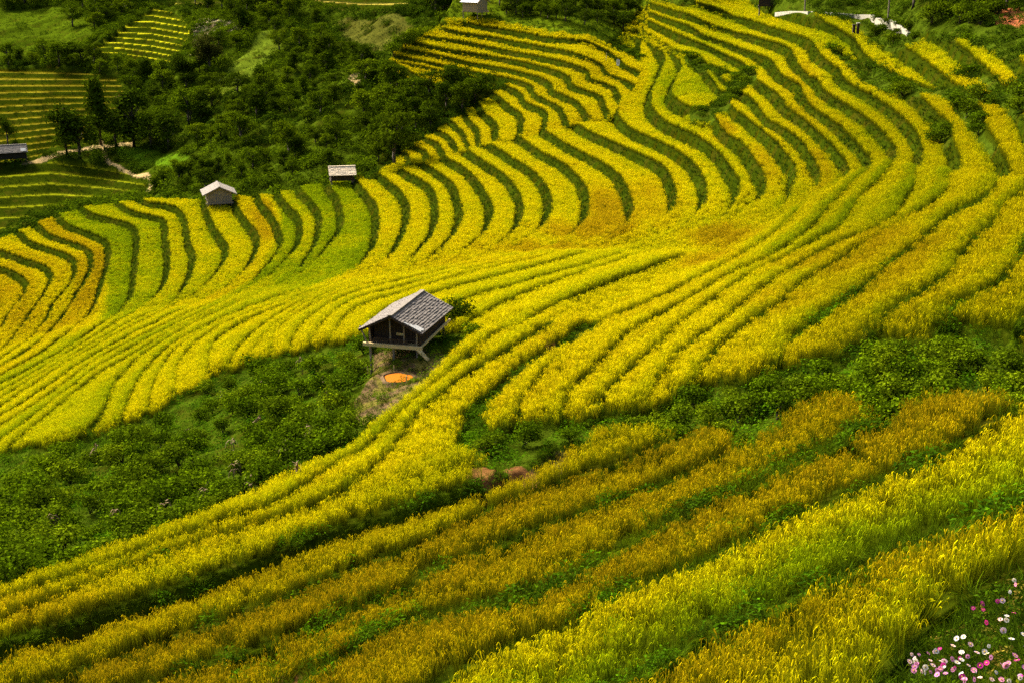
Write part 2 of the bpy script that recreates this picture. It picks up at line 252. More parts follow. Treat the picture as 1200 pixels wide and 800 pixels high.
def mat_ground():
    m, nt = new_mat('hill_ground'); t = NT(nt)
    a = t.n('ShaderNodeAttribute', attribute_name='ground'); pos = t.n('ShaderNodeNewGeometry').outputs['Position']
    n1 = t.noise(pos, 3.0, 6, .7); n2 = t.noise(pos, .35, 4)
    v = t.math('MULTIPLY_ADD', n1, 1.3, .35)
    c = t.mix(1.0, a.outputs['Color'], t.n('ShaderNodeCombineColor').outputs[0], 'MULTIPLY')
    cc = t.n('ShaderNodeCombineColor'); [t.l(v, cc.inputs[i]) for i in range(3)]
    c = t.mix(1.0, a.outputs['Color'], cc.outputs[0], 'MULTIPLY')
    c = t.mix(t.math('MULTIPLY', t.math('GREATER_THAN', n2, .58), .35), c, (.045, .036, .003))
    out_bsdf(t, c, 1.0, 0.0, n1, .9, .15); return m
def mat_leafy(name, attr_tint=True, lo=(.02,.05,.006), transl=.25, base=(.05,.11,.012), lf=.2, lcol=(.13,.21,.003)):
    """leaf shader: 'leaf' colour attribute r = height along the stem, b = random; 'tint' comes with each plant"""
    m, nt = new_mat(name); t = NT(nt)
    va = t.n('ShaderNodeAttribute', attribute_name='leaf'); sp = t.n('ShaderNodeSeparateColor'); t.l(va.outputs['Color'], sp.inputs[0])
    if attr_tint:
        ti = t.n('ShaderNodeAttribute', attribute_name='tint', attribute_type='INSTANCER').outputs['Color']
    else:
        oi = t.n('ShaderNodeObjectInfo').outputs['Random']
        ti = t.ramp(oi, [(0, tuple(x*.7 for x in base)), (.5, base), (1, (base[0]*1.5, base[1]*1.35, base[2]*1.0))])
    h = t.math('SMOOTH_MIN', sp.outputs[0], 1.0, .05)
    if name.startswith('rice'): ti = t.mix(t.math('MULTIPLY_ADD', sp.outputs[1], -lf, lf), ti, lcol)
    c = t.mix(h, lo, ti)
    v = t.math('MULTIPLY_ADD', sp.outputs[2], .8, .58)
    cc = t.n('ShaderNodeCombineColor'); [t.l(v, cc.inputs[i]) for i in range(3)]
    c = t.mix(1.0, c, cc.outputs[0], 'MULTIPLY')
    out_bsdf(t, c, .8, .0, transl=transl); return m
M_GROUND = mat_ground()
M_RICE = mat_leafy('rice_leaf', True, (.018,.034,.001), .22, lf=.55, lcol=(.075,.125,.002))  # low leaves greener, and darkened to paint in the tufts' self-shadow
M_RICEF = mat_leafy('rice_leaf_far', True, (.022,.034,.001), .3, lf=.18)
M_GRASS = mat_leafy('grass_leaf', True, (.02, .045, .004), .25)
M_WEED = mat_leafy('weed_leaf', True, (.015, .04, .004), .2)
def mat_simple(name, col, scale=8, var=.35, rough=.85, spec=.2, stretch=None):
    m, nt = new_mat(name); t = NT(nt); tc = t.n('ShaderNodeTexCoord').outputs['Object']
    if stretch:
        mp = t.n('ShaderNodeMapping'); mp.inputs['Scale'].default_value = stretch; t.l(tc, mp.inputs[0]); tc = mp.outputs[0]
    n = t.noise(tc, scale, 6, .65)
    d = tuple(x*(1-var) for x in col); l = tuple(min(1, x*(1+var)) for x in col)
    c = t.ramp(n, [(.25, d), (.5, col), (.75, l)])
    out_bsdf(t, c, rough, spec, n, .5, .02); return m

# ================================================================== scene bookkeeping
def tag(o, label=None, cat=None, group=None, kind=None):
    if label: o['label'] = label
    if cat: o['category'] = cat
    if group: o['group'] = group
    if kind: o['kind'] = kind
    return o
def mesh_np(name, co, faces, mat=None, smooth=True):
    """faces: (n,3) or (n,4) int array"""
    me = bpy.data.meshes.new(name); faces = np.asarray(faces); k = faces.shape[1] if len(faces) else 3
    me.vertices.add(len(co)); me.vertices.foreach_set('co', np.asarray(co, np.float32).ravel())
    me.loops.add(faces.size); me.loops.foreach_set('vertex_index', faces.ravel().astype(np.int32))
    me.polygons.add(len(faces)); me.polygons.foreach_set('loop_start', np.arange(0, faces.size, k, dtype=np.int32))
    me.polygons.foreach_set('loop_total', np.full(len(faces), k, np.int32))
    me.polygons.foreach_set('use_smooth', np.full(len(faces), smooth))
    me.update(); 
    if mat: me.materials.append(mat)
    return me
def set_col(me, name, rgb):
    a = me.attributes.new(name, 'FLOAT_COLOR', 'POINT'); c = np.ones((len(rgb), 4), np.float32); c[:, :3] = rgb; a.data.foreach_set('color', c.ravel())
def link(o, parent=None):
    COL.objects.link(o)
    if parent: o.parent = parent
    return o
def empty(name, loc, rz=0.0):
    o = bpy.data.objects.new(name, None); o.location = loc; o.rotation_euler = (0, 0, rz); o.empty_display_size = .3; return link(o)
def grid_faces(nr, nc):
    i = np.arange(nr*nc).reshape(nr, nc); return np.stack([i[:-1,:-1].ravel(), i[:-1,1:].ravel(), i[1:,1:].ravel(), i[1:,:-1].ravel()], 1)

# ================================================================== regions of the hillside
P_THICK = [(-200,560),(-60,540),(0,528),(33,513),(57,515),(97,505),(137,490),(173,480),(207,458),(237,447),(247,430),(270,427),(293,417),(340,410),(367,400),(400,394),(430,388),(500,386),(540,383),(552,392),(527,416),(490,455),(443,491),(403,527),(333,550),(277,579),(213,612),(140,636),(67,665),(0,689),(-200,770)]
P_GULLY = [(688,366),(706,376),(672,398),(640,416),(604,437),(581,462),(567,482),(576,497),(612,485),(660,487),(710,474),(765,470),(823,436),(870,437),(920,419),(980,407),(1030,384),(1075,397),(1120,369),(1200,390),(1330,400),(1330,462),(1200,474),(1167,468),(1130,456),(1090,457),(1033,488),(1020,478),(990,459),(945,464),(917,485),(860,523),(830,494),(790,513),(720,500),(650,504),(590,543),(548,536),(531,515),(537,490),(556,462),(600,424),(640,396)]
P_FAR = [(440,62),(480,38),(540,24),(600,24),(690,42),(722,58),(742,62),(752,78),(745,98),(728,112),(718,132),(690,137),(655,147),(620,154),(565,166),(520,180),(470,194),(430,204),(440,190),(470,176),(500,155),(545,124),(575,104)]
P_FORE = [(-80,700),(0,689),(67,665),(140,636),(213,612),(277,579),(333,550),(403,527),(443,491),(490,455),(527,416),(552,392),(600,384),(640,376),(665,366),(688,366),(640,396),(600,424),(556,462),(537,490),(531,515),(548,536),(590,543),(650,504),(720,500),(790,513),(830,494),(860,523),(917,485),(945,464),(990,459),(1020,478),(1033,488),(1090,457),(1130,456),(1167,468),(1200,474),(1330,462),(1330,640),(1200,668),(1150,692),(1120,712),(1090,742),(1068,772),(1040,800),(990,850),(930,900),(-80,900)]
P_FLOWER = [(1330,600),(1270,628),(1200,668),(1150,692),(1120,712),(1090,742),(1068,772),(1040,800),(990,850),(930,900),(1330,900)]
P_WEDGE = [(436,206),(470,176),(500,155),(545,128),(575,106),(600,92),(575,86),(545,88),(520,94),(495,97),(470,86),(446,70),(425,60),(425,206)]
P_SLOPE = [(400,50),(480,34),(505,24),(560,20),(640,36),(690,42),(715,50),(727,40),(735,20),(760,0),(800,-20),(800,-100),(400,-100)]
P_TOP = [(735,-100),(760,0),(835,-4),(890,-4),(905,6),(930,10),(1000,21),(1070,28),(1085,28),(1200,23),(1340,22),(1340,-100)]
P_ROAD = [(905,2),(930,3),(1000,12),(1070,25),(1075,21),(1000,8),(930,0),(905,-3)]
BUSH_TOP = [
 [(1003,20),(1030,16),(1060,24),(1082,32),(1075,44),(1050,50),(1030,46),(1012,36)],
 [(965,38),(985,52),(1003,62),(1030,70),(1060,84),(1090,90),(1125,95),(1155,100),(1175,92),(1200,80),(1310,92),(1310,150),(1215,128),(1190,120),(1150,114),(1125,103),(1100,108),(1065,101),(1040,105),(1010,90),(990,72),(972,56)],
 [(1085,28),(1200,23),(1310,23),(1310,72),(1200,62),(1150,50),(1105,36)],
 [(1112,108),(1140,118),(1152,130),(1155,145),(1168,160),(1160,170),(1140,150),(1122,130)],
 [(1088,128),(1108,136),(1116,156),(1106,162),(1092,148)],
 [(1120,72),(1175,84),(1165,92),(1120,82)],
 [(806,126),(835,116),(850,97),(860,85),(882,74),(890,84),(868,102),(850,122),(832,137),(808,138)],
 [(796,60),(815,62),(832,70),(862,80),(880,78),(870,88),(845,84),(825,78),(805,68)],
 [(712,42),(735,46),(752,62),(748,72),(735,62),(716,52)],
 [(1030,15),(1070,26),(1065,32),(1035,24)],
]
P_SWEEPB = [(-80,425),(0,408),(60,385),(110,372),(170,362),(235,352),(300,338),(370,330),(430,322),(490,314),(550,302),(610,292),(690,288),(760,292),(800,290),(840,285),(760,330),(640,400),(560,480),(-80,560)]
P_SWEEP = [(540,540),(560,470),(620,405),(720,340),(840,290),(905,258),(940,236),(985,205),(1040,185),(1085,192),(1128,200),(1190,205),(1330,205),(1330,430),(900,520)]
def F3(arr): return Field(arr, GU0, GV0, GST)
def mask(poly, soft=1): return blur(inpoly(PU, PV, poly).astype(np.float32), soft)
mk = {n: mask(p) for n, p in dict(thick=P_THICK, gully=P_GULLY, far=P_FAR, fore=P_FORE, flower=P_FLOWER, wedge=P_WEDGE, slope=P_SLOPE, top=P_TOP, road=P_ROAD).items()}
bt = np.zeros(PU.shape, np.float32)
for p in BUSH_TOP: bt = np.maximum(bt, mask(p))
mk['bush'] = bt; MK = {k: F3(v) for k, v in mk.items()}; MK['sweepb'] = F3(blur(inpoly(PU, PV, P_SWEEPB).astype(np.float32), 8)); MK['sweep'] = F3(blur(inpoly(PU, PV, P_SWEEP).astype(np.float32), 6))
def heights_of(curves):
    o = []
    for c in curves:
        p = smooth_line(c, 3); o.append(np.mean(HILL(p[:,0], p[:,1])*rays(p[:,0], p[:,1])[2]))
    o = np.array(o)
    for _ in range(2): o[1:-1] = .25*o[:-2]+.5*o[1:-1]+.25*o[2:]
    return o
H_M = heights_of(LIPS); H_F = heights_of(FAR)
ST_M = np.gradient(H_M); ST_F = np.clip(np.gradient(H_F), .45, 1.1)
GAP_M = np.zeros(60); GAP_M[28:38] = [.04,.05,.09,.11,.10,.12,.12,.14,.14,.14]
FGAP = np.array(FGAP)
RICE_H = .56

def hill_point(u, v):
    z = HILL(u, v); x, y, zz = rays(u, v); return z*x, z*y, z*zz
def classify(u, v):
    """everything about the ground at a place: which terrace, where on it, what grows there, how high it lies"""
    r = {}
    m = {k: f(u, v) for k, f in MK.items()}
    phm, phf, phg = PHI_M(u, v), PHI_F(u, v), PHI_G(u, v)
    fam = np.where(m['fore'] > .5, 2, np.where(m['far'] > .5, 1, 0))
    fam = np.where((m['thick'] > .5) | (m['gully'] > .5) | (m['flower'] > .5) | (m['slope'] > .5) | (m['top'] > .5), 3, fam)
    phi = np.where(fam == 0, phm, np.where(fam == 1, phf, phg))
    k = np.floor(phi).astype(int); f = phi-k
    kc = np.clip(k, 0, 36)
    S = np.where(fam == 0, ST_M[kc], np.where(fam == 1, ST_F[np.clip(k, 0, len(ST_F)-1)], -.3))
    sw = m['sweep']*np.clip((phm-27.0)/2, 0, 1)
    S = np.where(fam == 0, S*(1-sw)-.46*sw, S*.86)
    sb = m['sweepb']*(phm < 28.5)
    low = np.clip((v-365)/35, 0, 1)*np.clip((470-u)/60, 0, 1)
    S = np.where(fam == 0, np.where(sw > 0, S, S*1.05*(1-sb)-.36*sb*(1+.3*low)), np.where(fam == 2, -.50, S))
    gap = np.where(fam == 0, GAP_M[kc]*m['sweep']+np.clip(sb-.5, 0, 1)*2*(.03+.09*low)*(sw < .3), np.where(fam == 2, FGAP[np.clip(k, 0, 9)], 0))
    r.update(m=m, fam=fam, phi=phi, k=k, f=f, S=S, gap=gap)
    return r

# ================================================================== hill sheet
NC, NR = 1010, 800
uc = np.linspace(-190, 1440, NC)
CREST = np.array([(-120,292),(-60,283),(0,275),(30,263),(60,251),(100,239),(130,233),(170,230),(240,228.5),(290,226),(310,224),(340,219),(370,211),(400,207),(425,202),(440,195),(446,150),(452,80),(458,60),(470,50),(500,36),(515,22),(528,5),(545,-45),(640,-58),(1320,-58)])
vcrest = np.interp(uc, CREST[:,0], CREST[:,1])[None]
VV = np.broadcast_to(np.linspace(890, -58, NR)[:, None], (NR, NC)).copy(); UU = np.broadcast_to(uc, VV.shape).copy()
beyond = np.maximum(vcrest-VV, 0)                       # past the skyline of the spur the ground drops away
X, Y, B = hill_point(UU, np.maximum(VV, vcrest))
HX, HY, HB = X.copy(), Y.copy(), B.copy()
rad0 = np.hypot(X, Y); ext = beyond*.45; X = X*(1+ext/rad0); Y = Y*(1+ext/rad0); B = B-.6*ext
VV0 = VV; VV = np.maximum(VV, vcrest); past = beyond > 0
c = classify(UU, VV)
def plan_grad(f):
    a, b = np.gradient(f); xa, xb = np.gradient(X); ya, yb = np.gradient(Y)
    det = xa*yb-xb*ya; det = np.where(np.abs(det) < 1e-9, 1e-9, det)
    return (a*yb-b*ya)/det, (b*xa-a*xb)/det
GX = {}
gm = [np.hypot(*plan_grad(F(UU, VV))) for F in (PHI_M, PHI_F, PHI_G)]
gphi = np.where(c['fam'] == 0, gm[0], np.where(c['fam'] == 1, gm[1], gm[2]))
cell = np.hypot(np.gradient(X)[0], np.gradient(Y)[0])
wr = np.clip(np.maximum(.32, cell*1.1)*gphi, .05, .32)
f, S, gap = c['f'], c['S'], c['gap']; m = c['m']
flat_end = np.where(S > 0, 1-wr, 1-np.minimum(wr, .12))
g = np.where(f < flat_end, f, flat_end*(1-f)/np.maximum(1-flat_end, 1e-3))
off = -RICE_H-S*g
ditch = (c['fam'] == 2) & (c['k'] == 3)
off = np.where(ditch, -RICE_H-.55, off)
HUTP = [float(q) for q in hill_point(466., 404.)]
nz = vnoise(X*.9, Y*.9, 3)-.5; nz2 = vnoise(X*3.1, Y*3.1, 5)-.5
hutw = np.clip(1.35-np.hypot(X-HUTP[0], Y-HUTP[1])/3.2, 0, 1)
oth = -.75+.55*(vnoise(X*.35, Y*.35, 9)-.5)+.25*nz
oth = np.where(m['slope'] > .5, -.3+.2*nz, oth); oth = np.where(m['top'] > .5, -.6+.4*nz, oth); oth = np.where(m['flower'] > .5, -.35+.12*nz, oth)
oth = np.where(m['bush'] > .5, -.8+.3*nz, oth)
isoth = (c['fam'] == 3) | (m['bush'] > .5) | past
off = np.where(isoth, oth, off)
# yard in front of the big hut and its little pond: trampled flat
YARD = F3(blur(inpoly(PU, PV, [(438,404),(500,398),(530,405),(515,418),(492,440),(478,462),(450,478),(420,478),(415,460),(440,432)]).astype(np.float32), 3))
yard = YARD(UU, VV)
off = off*(1-yard)+(-.55+.06*nz)*yard
edge_ = blur(isoth.astype(np.float32), 6); off = np.where((edge_ > .02) & (edge_ < .98), blur(off, 8), off)      # no cut edges where crop meets scrub
ZT = B+off+.05*nz2+.42*np.minimum(hutw, 1)*isoth
px0, py0, pb0 = [float(q) for q in hill_point(466., 430.)]; POND = (px0, py0, pb0-.62)      # the ground is level round the pond
pw = np.clip((2.3-np.hypot(X-px0, Y-py0))/1.1, 0, 1); pw = pw*pw*(3-2*pw); ZT = ZT*(1-pw)+(POND[2]+.02*nz2)*pw
riser = (f > flat_end) & ~isoth
grassgap = (f > 1-gap) & ~isoth
# ground colour: what the surface is made of, risers darkened further as painted shade
green = np.array([.050,.075,.002]); dgreen = np.array([.030,.046,.002]); soil = np.array([.085,.055,.025]); path = np.array([.040,.062,.001]); mud = np.array([.13,.058,.018])
colg = np.zeros(UU.shape+(3,)); colg[:] = np.array([.022,.030,.001])
n3 = vnoise(X*.5, Y*.5, 21)[..., None]; n4 = vnoise(X*1.7, Y*1.7, 22)[..., None]
rcol = np.array([.022,.034,.001])*(.7+.5*n3)*(.8+.4*n4)+np.array([.016,.007,.0])*np.clip(1.6-4*n4, 0, 1)
colg = np.where(riser[..., None], rcol, colg)
colg = np.where((grassgap & (S < 0))[..., None], path*(.6+.7*n4), colg)
colg = np.where(isoth[..., None], dgreen*(.7+.8*n4), colg)
colg = np.where((m['slope'] > .5)[..., None], np.array([.055,.080,.002])*(.7+.7*n4), colg)
colg = np.where(ditch[..., None], soil*(.35+.5*n4), colg)
colg = np.where((yard > .4)[..., None], np.where(n4 > .45, soil*1.3, np.array([.12,.10,.02])), colg)
# brown bare cuts beside the gully and under the red scar at the top right
for (u0, v0, ru, rv, cc) in [(622,534,30,12,mud*1.3),(575,550,26,11,mud*1.2),(1190,12,26,9,np.array([.30,.09,.035])),(640,388,10,6,mud),(563,498,14,8,mud),(330,785,26,12,mud*.8),(855,545,8,5,mud),(690,610,14,7,mud*.7),(300,560,24,7,mud*.7)]:
    d = ((UU-u0)/ru)**2+((VV-v0)/rv)**2+(n4[...,0]-.5)*.9
    colg = np.where((d < 1)[..., None], cc*(.7+.6*n4), colg)
mudmask = (((UU-622)/30)**2+((VV-534)/12)**2 < 1) | (((UU-575)/26)**2+((VV-550)/11)**2 < 1)

# sheet = near apron (under the viewer) + hill + far apron
rim = np.stack([X[0], Y[0], ZT[0]-.0], -1)
ap = [rim*s+np.array([0, 0, -1.75])*(1-s) for s in np.linspace(.12, .93, 9)]
top = np.stack([X[-1], Y[-1], ZT[-1]], -1); rad = np.hypot(top[:,0], top[:,1])[:,None]; dirv = top[:,:2]/rad
fall = np.clip((520-uc)/40, 0, 1)[:,None]
aps = []
for d in (4, 12, 30, 60, 110, 160):
    dz = -.1*d*fall+(.13*d)*(1-fall); aps.append(np.concatenate([top[:,:2]+dirv*d, top[:,2:]+dz], 1))
allco = np.concatenate([np.array(ap), np.stack([X, Y, ZT], -1), np.array(aps)], 0)
nr = allco.shape[0]
allcol = np.concatenate([np.broadcast_to(dgreen, (9, NC, 3)), colg, np.broadcast_to(dgreen, (6, NC, 3))], 0)
def side(col, sgn, rise):
    r_ = np.hypot(col[:,0], col[:,1])[:,None]; lat = np.stack([col[:,1], -col[:,0]], 1)/np.maximum(r_, .5)*sgn
    return [np.concatenate([col[:,:2]+lat*d, col[:,2:]+rise*d], 1) for d in (3, 10, 25, 50, 90, 150)]
R_ = side(allco[:, -1], 1, .10); L_ = side(allco[:, 0], -1, -.12)
allco = np.concatenate([np.stack(L_[::-1], 1), allco, np.stack(R_, 1)], 1)
allcol = np.concatenate([np.repeat(allcol[:, :1], 6, 1), allcol, np.repeat(allcol[:, -1:], 6, 1)], 1)
me = mesh_np('hillside', allco.reshape(-1, 3), grid_faces(nr, NC+12), M_GROUND); set_col(me, 'ground', allcol.reshape(-1, 3))
hill = link(bpy.data.objects.new('hillside', me)); tag(hill, 'terraced hillside stepping down to the valley', kind='structure')

# ================================================================== valley side beyond the spur
CF = np.array([(-150,275,238),(50,264,236),(0,200,288),(100,200,288),(170,204,276),(50,188,292),(50,150,315),(50,90,352),(50,30,412),(50,-50,520),(-150,100,350),(-150,190,300),(-150,0,450),
 (250,222,240),(250,150,278),(250,80,318),(250,10,372),(400,200,226),(400,150,246),(400,80,286),(400,20,328),(400,-50,400),(500,160,238),(520,80,262),(520,15,305),(640,15,345),(640,100,300),(250,-50,450),(150,110,330),(150,60,352),(200,20,385),(700,0,380),(300,290,200),(0,300,215),(600,290,190)], float)
cdx, cdy, _ = rays(CF[:,0], CF[:,1]); WF = np.hypot(cdx, cdy)/CF[:,2]
def tps(d2): return .5*d2*np.log(d2+1e-9)
cp = CF[:,:2]/100; n = len(cp)
K = tps(((cp[:,None]-cp[None])**2).sum(-1))+np.eye(n)*.02; Pm = np.concatenate([np.ones((n,1)), cp], 1)
A = np.block([[K, Pm], [Pm.T, np.zeros((3,3))]]); sol = np.linalg.solve(A, np.concatenate([WF, np.zeros(3)]))
def back_point(u, v):
    sh = np.shape(u); q = np.stack([np.ravel(u), np.ravel(v)], 1)/100.
    o = sol[n]+q @ sol[n+1:]
    for i in range(n): o = o+sol[i]*tps(((q-cp[i])**2).sum(1))
    z = (1/np.maximum(o, 1/900.)).reshape(sh); x, y, zz = rays(u, v); return z*x, z*y, z*zz
def lerp_index(u, v, top, bot, n):
    a = np.interp(u, [p[0] for p in top], [p[1] for p in top]); b = np.interp(u, [p[0] for p in bot], [p[1] for p in bot])
    return n*(b-v)/np.maximum(b-a, 1)
TB = [  # far terrace fields: outline, top line, bottom line, number of steps, rise, colours of lip and bed
 dict(poly=[(-120,84),(30,80),(60,78),(100,84),(140,90),(145,110),(140,125),(108,150),(100,172),(60,178),(40,188),(-120,196)], top=[(-120,86),(0,85),(140,88)], bot=[(-120,196),(0,190),(60,180),(145,172)], n=13, lw=.10, rise=.9, lip=(.24,.19,.012), bed=(.052,.047,.001)),
 dict(poly=[(-120,196),(30,196),(60,190),(90,192),(140,200),(172,208),(168,222),(130,234),(60,252),(-20,280),(-120,290)], top=[(-120,196),(0,196),(60,191),(120,199),(172,208)], bot=[(-120,286),(0,268),(60,266),(172,262)], n=6, lw=.30, rise=1.3, lip=(.17,.18,.004), bed=(.048,.058,.001)),
 dict(poly=[(92,66),(118,52),(140,36),(165,20),(178,10),(196,12),(215,20),(222,40),(210,60),(203,78),(180,76),(150,70),(110,68)], top=[(92,17),(178,11),(230,19)], bot=[(92,66),(140,68),(203,80),(230,86)], n=9, lw=.26, rise=1.5, lip=(.50,.46,.010), bed=(.044,.066,.001)),
 dict(poly=[(362,-10),(366,4),(385,10),(430,14),(475,13),(486,-4),(480,-14)], top=[(360,-12),(490,-14)], bot=[(360,6),(430,15),(490,13)], n=3, rise=1.4, lip=(.45,.35,.05), bed=(.06,.06,.008)),
 dict(poly=[(190,-12),(196,2),(215,6),(240,7),(260,2),(250,-14)], top=[(190,-14),(260,-14)], bot=[(190,4),(260,6)], n=2, rise=1.2, lip=(.45,.38,.04), bed=(.06,.06,.008)),
]
BC, BR = 520, 330
ub = np.linspace(-140, 690, BC); vb = np.linspace(292, -58, BR)
UB, VB = np.meshgrid(ub, vb); XB, YB, BB = back_point(UB, VB)
nb = vnoise(XB*.12, YB*.12, 31)-.5; nb2 = vnoise(XB*.5, YB*.5, 32)
ZB = BB+2.0*nb+.5*(nb2-.5)
colb = np.array([.034,.052,.002])*(.6+.9*nb2[..., None])*(np.ones(3)); colb = colb*(1+.6*(vnoise(XB*.04, YB*.04, 33)[..., None]-.5))
fieldmask = np.zeros(UB.shape, bool)
for q in TB:
    ins = inpoly(UB, VB, q['poly']); ph = lerp_index(UB, VB, q['top'], q['bot'], q['n'])
    fr = ph-np.floor(ph); gg = np.where(fr < .55, fr, .55*(1-fr)/.45)
    lipm = np.exp(-((fr-.06)/q.get('lw', .10))**2)
    bump = vnoise(XB*.25, YB*.25, 41)[..., None]
    cb = np.array(q['bed'])*(.75+.6*bump)*(1-lipm[..., None])+np.array(q['lip'])*lipm[..., None]*(.55+.6*bump)
    cb = np.where((fr > .55)[..., None], np.array([.022,.032,.001])*(.7+.6*bump), cb)
    ZB = np.where(ins, BB-q['rise']*gg, ZB); colb = np.where(ins[..., None], cb, colb); fieldmask |= ins
# open meadow slopes, the pale scree and bare paths
P_MEADOW = [[(0,12),(60,8),(100,12),(108,40),(70,62),(30,70),(-60,74),(-60,14)], [(395,22),(470,20),(486,34),(470,46),(445,58),(420,52),(400,40)], [(238,110),(268,80),(300,48),(318,36),(330,50),(300,84),(282,112),(262,122)]]
for p, cc in zip(P_MEADOW, [(.045,.070,.002),(.060,.062,.008),(.075,.105,.006)]):
    ins = inpoly(UB, VB, p) & (nb2 > .12); colb = np.where(ins[..., None], np.array(cc)*(.7+.6*nb2[..., None]), colb); fieldmask |= ins
P_SCREE = [(215,62),(228,44),(224,30),(232,20),(250,24),(275,22),(284,34),(262,44),(240,44),(236,60),(225,68)]
ins = inpoly(UB, VB, P_SCREE) & (nb2 > .3); colb = np.where(ins[..., None], np.where(nb2[..., None] > .62, np.array([.32,.27,.15]), np.array([.16,.12,.05])), colb)
P_BARE = [(134,112),(142,110),(143,126),(134,128)]
colb = np.where((inpoly(UB, VB, P_BARE) & (nb2 > .35))[..., None], np.array([.2,.1,.05]), colb)
P_GREEN = [(134,176),(190,176),(232,180),(228,192),(196,200),(165,196),(140,188)]
ins = inpoly(UB, VB, P_GREEN); colb = np.where(ins[..., None], np.array([.055,.105,.003])*(.6+.8*nb2[..., None]), colb); fieldmask |= ins
P_PATHS = [[(28,192),(50,188),(75,184),(95,180),(125,177),(142,173),(155,170)], [(122,177),(123,185),(126,191),(140,198),(158,205),(172,207),(178,210),(176,216),(172,222)], [(118,168),(120,177)], [(418,84),(411,92),(417,97),(420,104)]]
pd = np.full(UB.shape, 1e9)
for k_, p in enumerate(P_PATHS):
    l_ = np.array(p, float)
    for (ax, ay), (bx, by) in zip(l_[:-1], l_[1:]):
        t_ = np.clip(((UB-ax)*(bx-ax)+(VB-ay)*(by-ay))/((bx-ax)**2+(by-ay)**2), 0, 1); pd = np.minimum(pd, np.hypot(UB-ax-t_*(bx-ax), (VB-ay-t_*(by-ay))*1.6)/(1 if k_ != 3 else 1.6))
onpath = pd < 2.6
colb = np.where(onpath[..., None], np.array([.34,.24,.10])*(.7+.5*nb2[..., None]), colb)
rimb = np.stack([XB[0], YB[0], ZB[0]], -1); rb = np.hypot(rimb[:,0], rimb[:,1])[:,None]
near = [np.concatenate([rimb[:,:2]*(1-d/rb), rimb[:,2:]-.05*d], 1) for d in (90, 60, 30)]
tb = np.stack([XB[-1], YB[-1], ZB[-1]], -1); rtb = np.hypot(tb[:,0], tb[:,1])[:,None]
farr = [np.concatenate([tb[:,:2]*(1+d/rtb), tb[:,2:]+.22*d], 1) for d in (20, 60, 120, 220)]
allb = np.concatenate([np.array(near), np.stack([XB, YB, ZB], -1), np.array(farr)], 0)
colB = np.concatenate([np.broadcast_to(dgreen, (3, BC, 3)), colb, np.broadcast_to(dgreen*.8, (4, BC, 3))], 0)
me = mesh_np('far_hillside', allb.reshape(-1, 3), grid_faces(allb.shape[0], BC), M_GROUND); set_col(me, 'ground', colB.reshape(-1, 3))
tag(link(bpy.data.objects.new('far_hillside', me)), 'darker valley side beyond the spur', kind='structure')

# ================================================================== the country around, out to the horizon
th = np.linspace(0, 2*math.pi, 181); rr = np.array([6, 40, 90, 160, 260, 380, 520, 700, 950, 1300, 1800, 2600, 3600, 5000.])
TH, RR = np.meshgrid(th, rr); XW = RR*np.sin(TH); YW = RR*np.cos(TH)
ahead = np.clip(np.cos(TH)*1.6, 0, 1)
zl = np.interp(RR, [0, 90, 260, 380, 700, 1300, 2600, 5000], [-14, -58, -75, -75, 20, 190, 420, 640])
zb_ = np.interp(RR, [0, 90, 260, 700, 1300, 2600, 5000], [-14, -8, 20, 90, 200, 380, 600])
ZW = zl*ahead+zb_*(1-ahead)+(RR > 300)*np.minimum(RR*.12, 190)*(vnoise(XW*.0016+9, YW*.0016+3, 51)-.45)
ZW[0] = -16
me = mesh_np('mountains', np.stack([XW, YW, ZW], -1).reshape(-1, 3), grid_faces(len(rr), len(th)), M_GROUND)
set_col(me, 'ground', np.broadcast_to(np.array([.028,.045,.010]), (XW.size, 3)))
tag(link(bpy.data.objects.new('mountains', me)), 'wooded mountains around the valley', kind='structure')

# ================================================================== small plants used for the crops and ground cover (many, uncountable)
PLANTS = bpy.data.collections.new('plants')            # sources only; shown through the crop objects
def plant_mesh(name, quads, mat):
    """quads: list of (points (k,3), r heights (k), b) strips made of pairs"""
    co, fc, at = [], [], []
    for pts, hh, b in quads:
        o = len(co); n = len(pts)//2
        for p, h in zip(pts, hh): co.append(p); at.append((h, 1.0 if b >= 2 else 0.0, b % 2))
        for i in range(n-1): fc.append((o+2*i, o+2*i+1, o+2*i+3, o+2*i+2))
    me = mesh_np(name, np.array(co), np.array(fc), mat, smooth=False); set_col(me, 'leaf', np.array(at)); return me
def blade(rng, h, lean, width, bend, segs=3, base=.05, droop=0.0, h0=0.0, hmap=1.0):
    az = rng.uniform(0, 2*math.pi); d = np.array([math.cos(az), math.sin(az)]); s = np.array([-d[1], d[0]])
    r0 = rng.uniform(0, base); pts, hh = [], []
    for i in range(segs+1):
        t = i/segs; out = r0+lean*h*t+bend*h*t*t; z = h0+h*(t-droop*t**3)
        w = width*(.7+.6*t)*(1-t)**.5 if t < 1 else .0006
        w = max(w, width*.06)
        c = d*out
        for sg in (-1, 1):
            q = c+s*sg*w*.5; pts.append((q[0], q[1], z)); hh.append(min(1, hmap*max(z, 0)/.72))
    return pts, hh, rng.uniform()
def strip(path, wid, hh, b, rng):
    pts, hs = [], []
    az = rng.uniform(0, 2*math.pi); s = np.array([math.cos(az), math.sin(az), 0])
    for p, w, h in zip(path, wid, hh):
        for sg in (-1, 1): pts.append(tuple(np.array(p)+s*sg*w*.5)); hs.append(h)
    return pts, hs, b
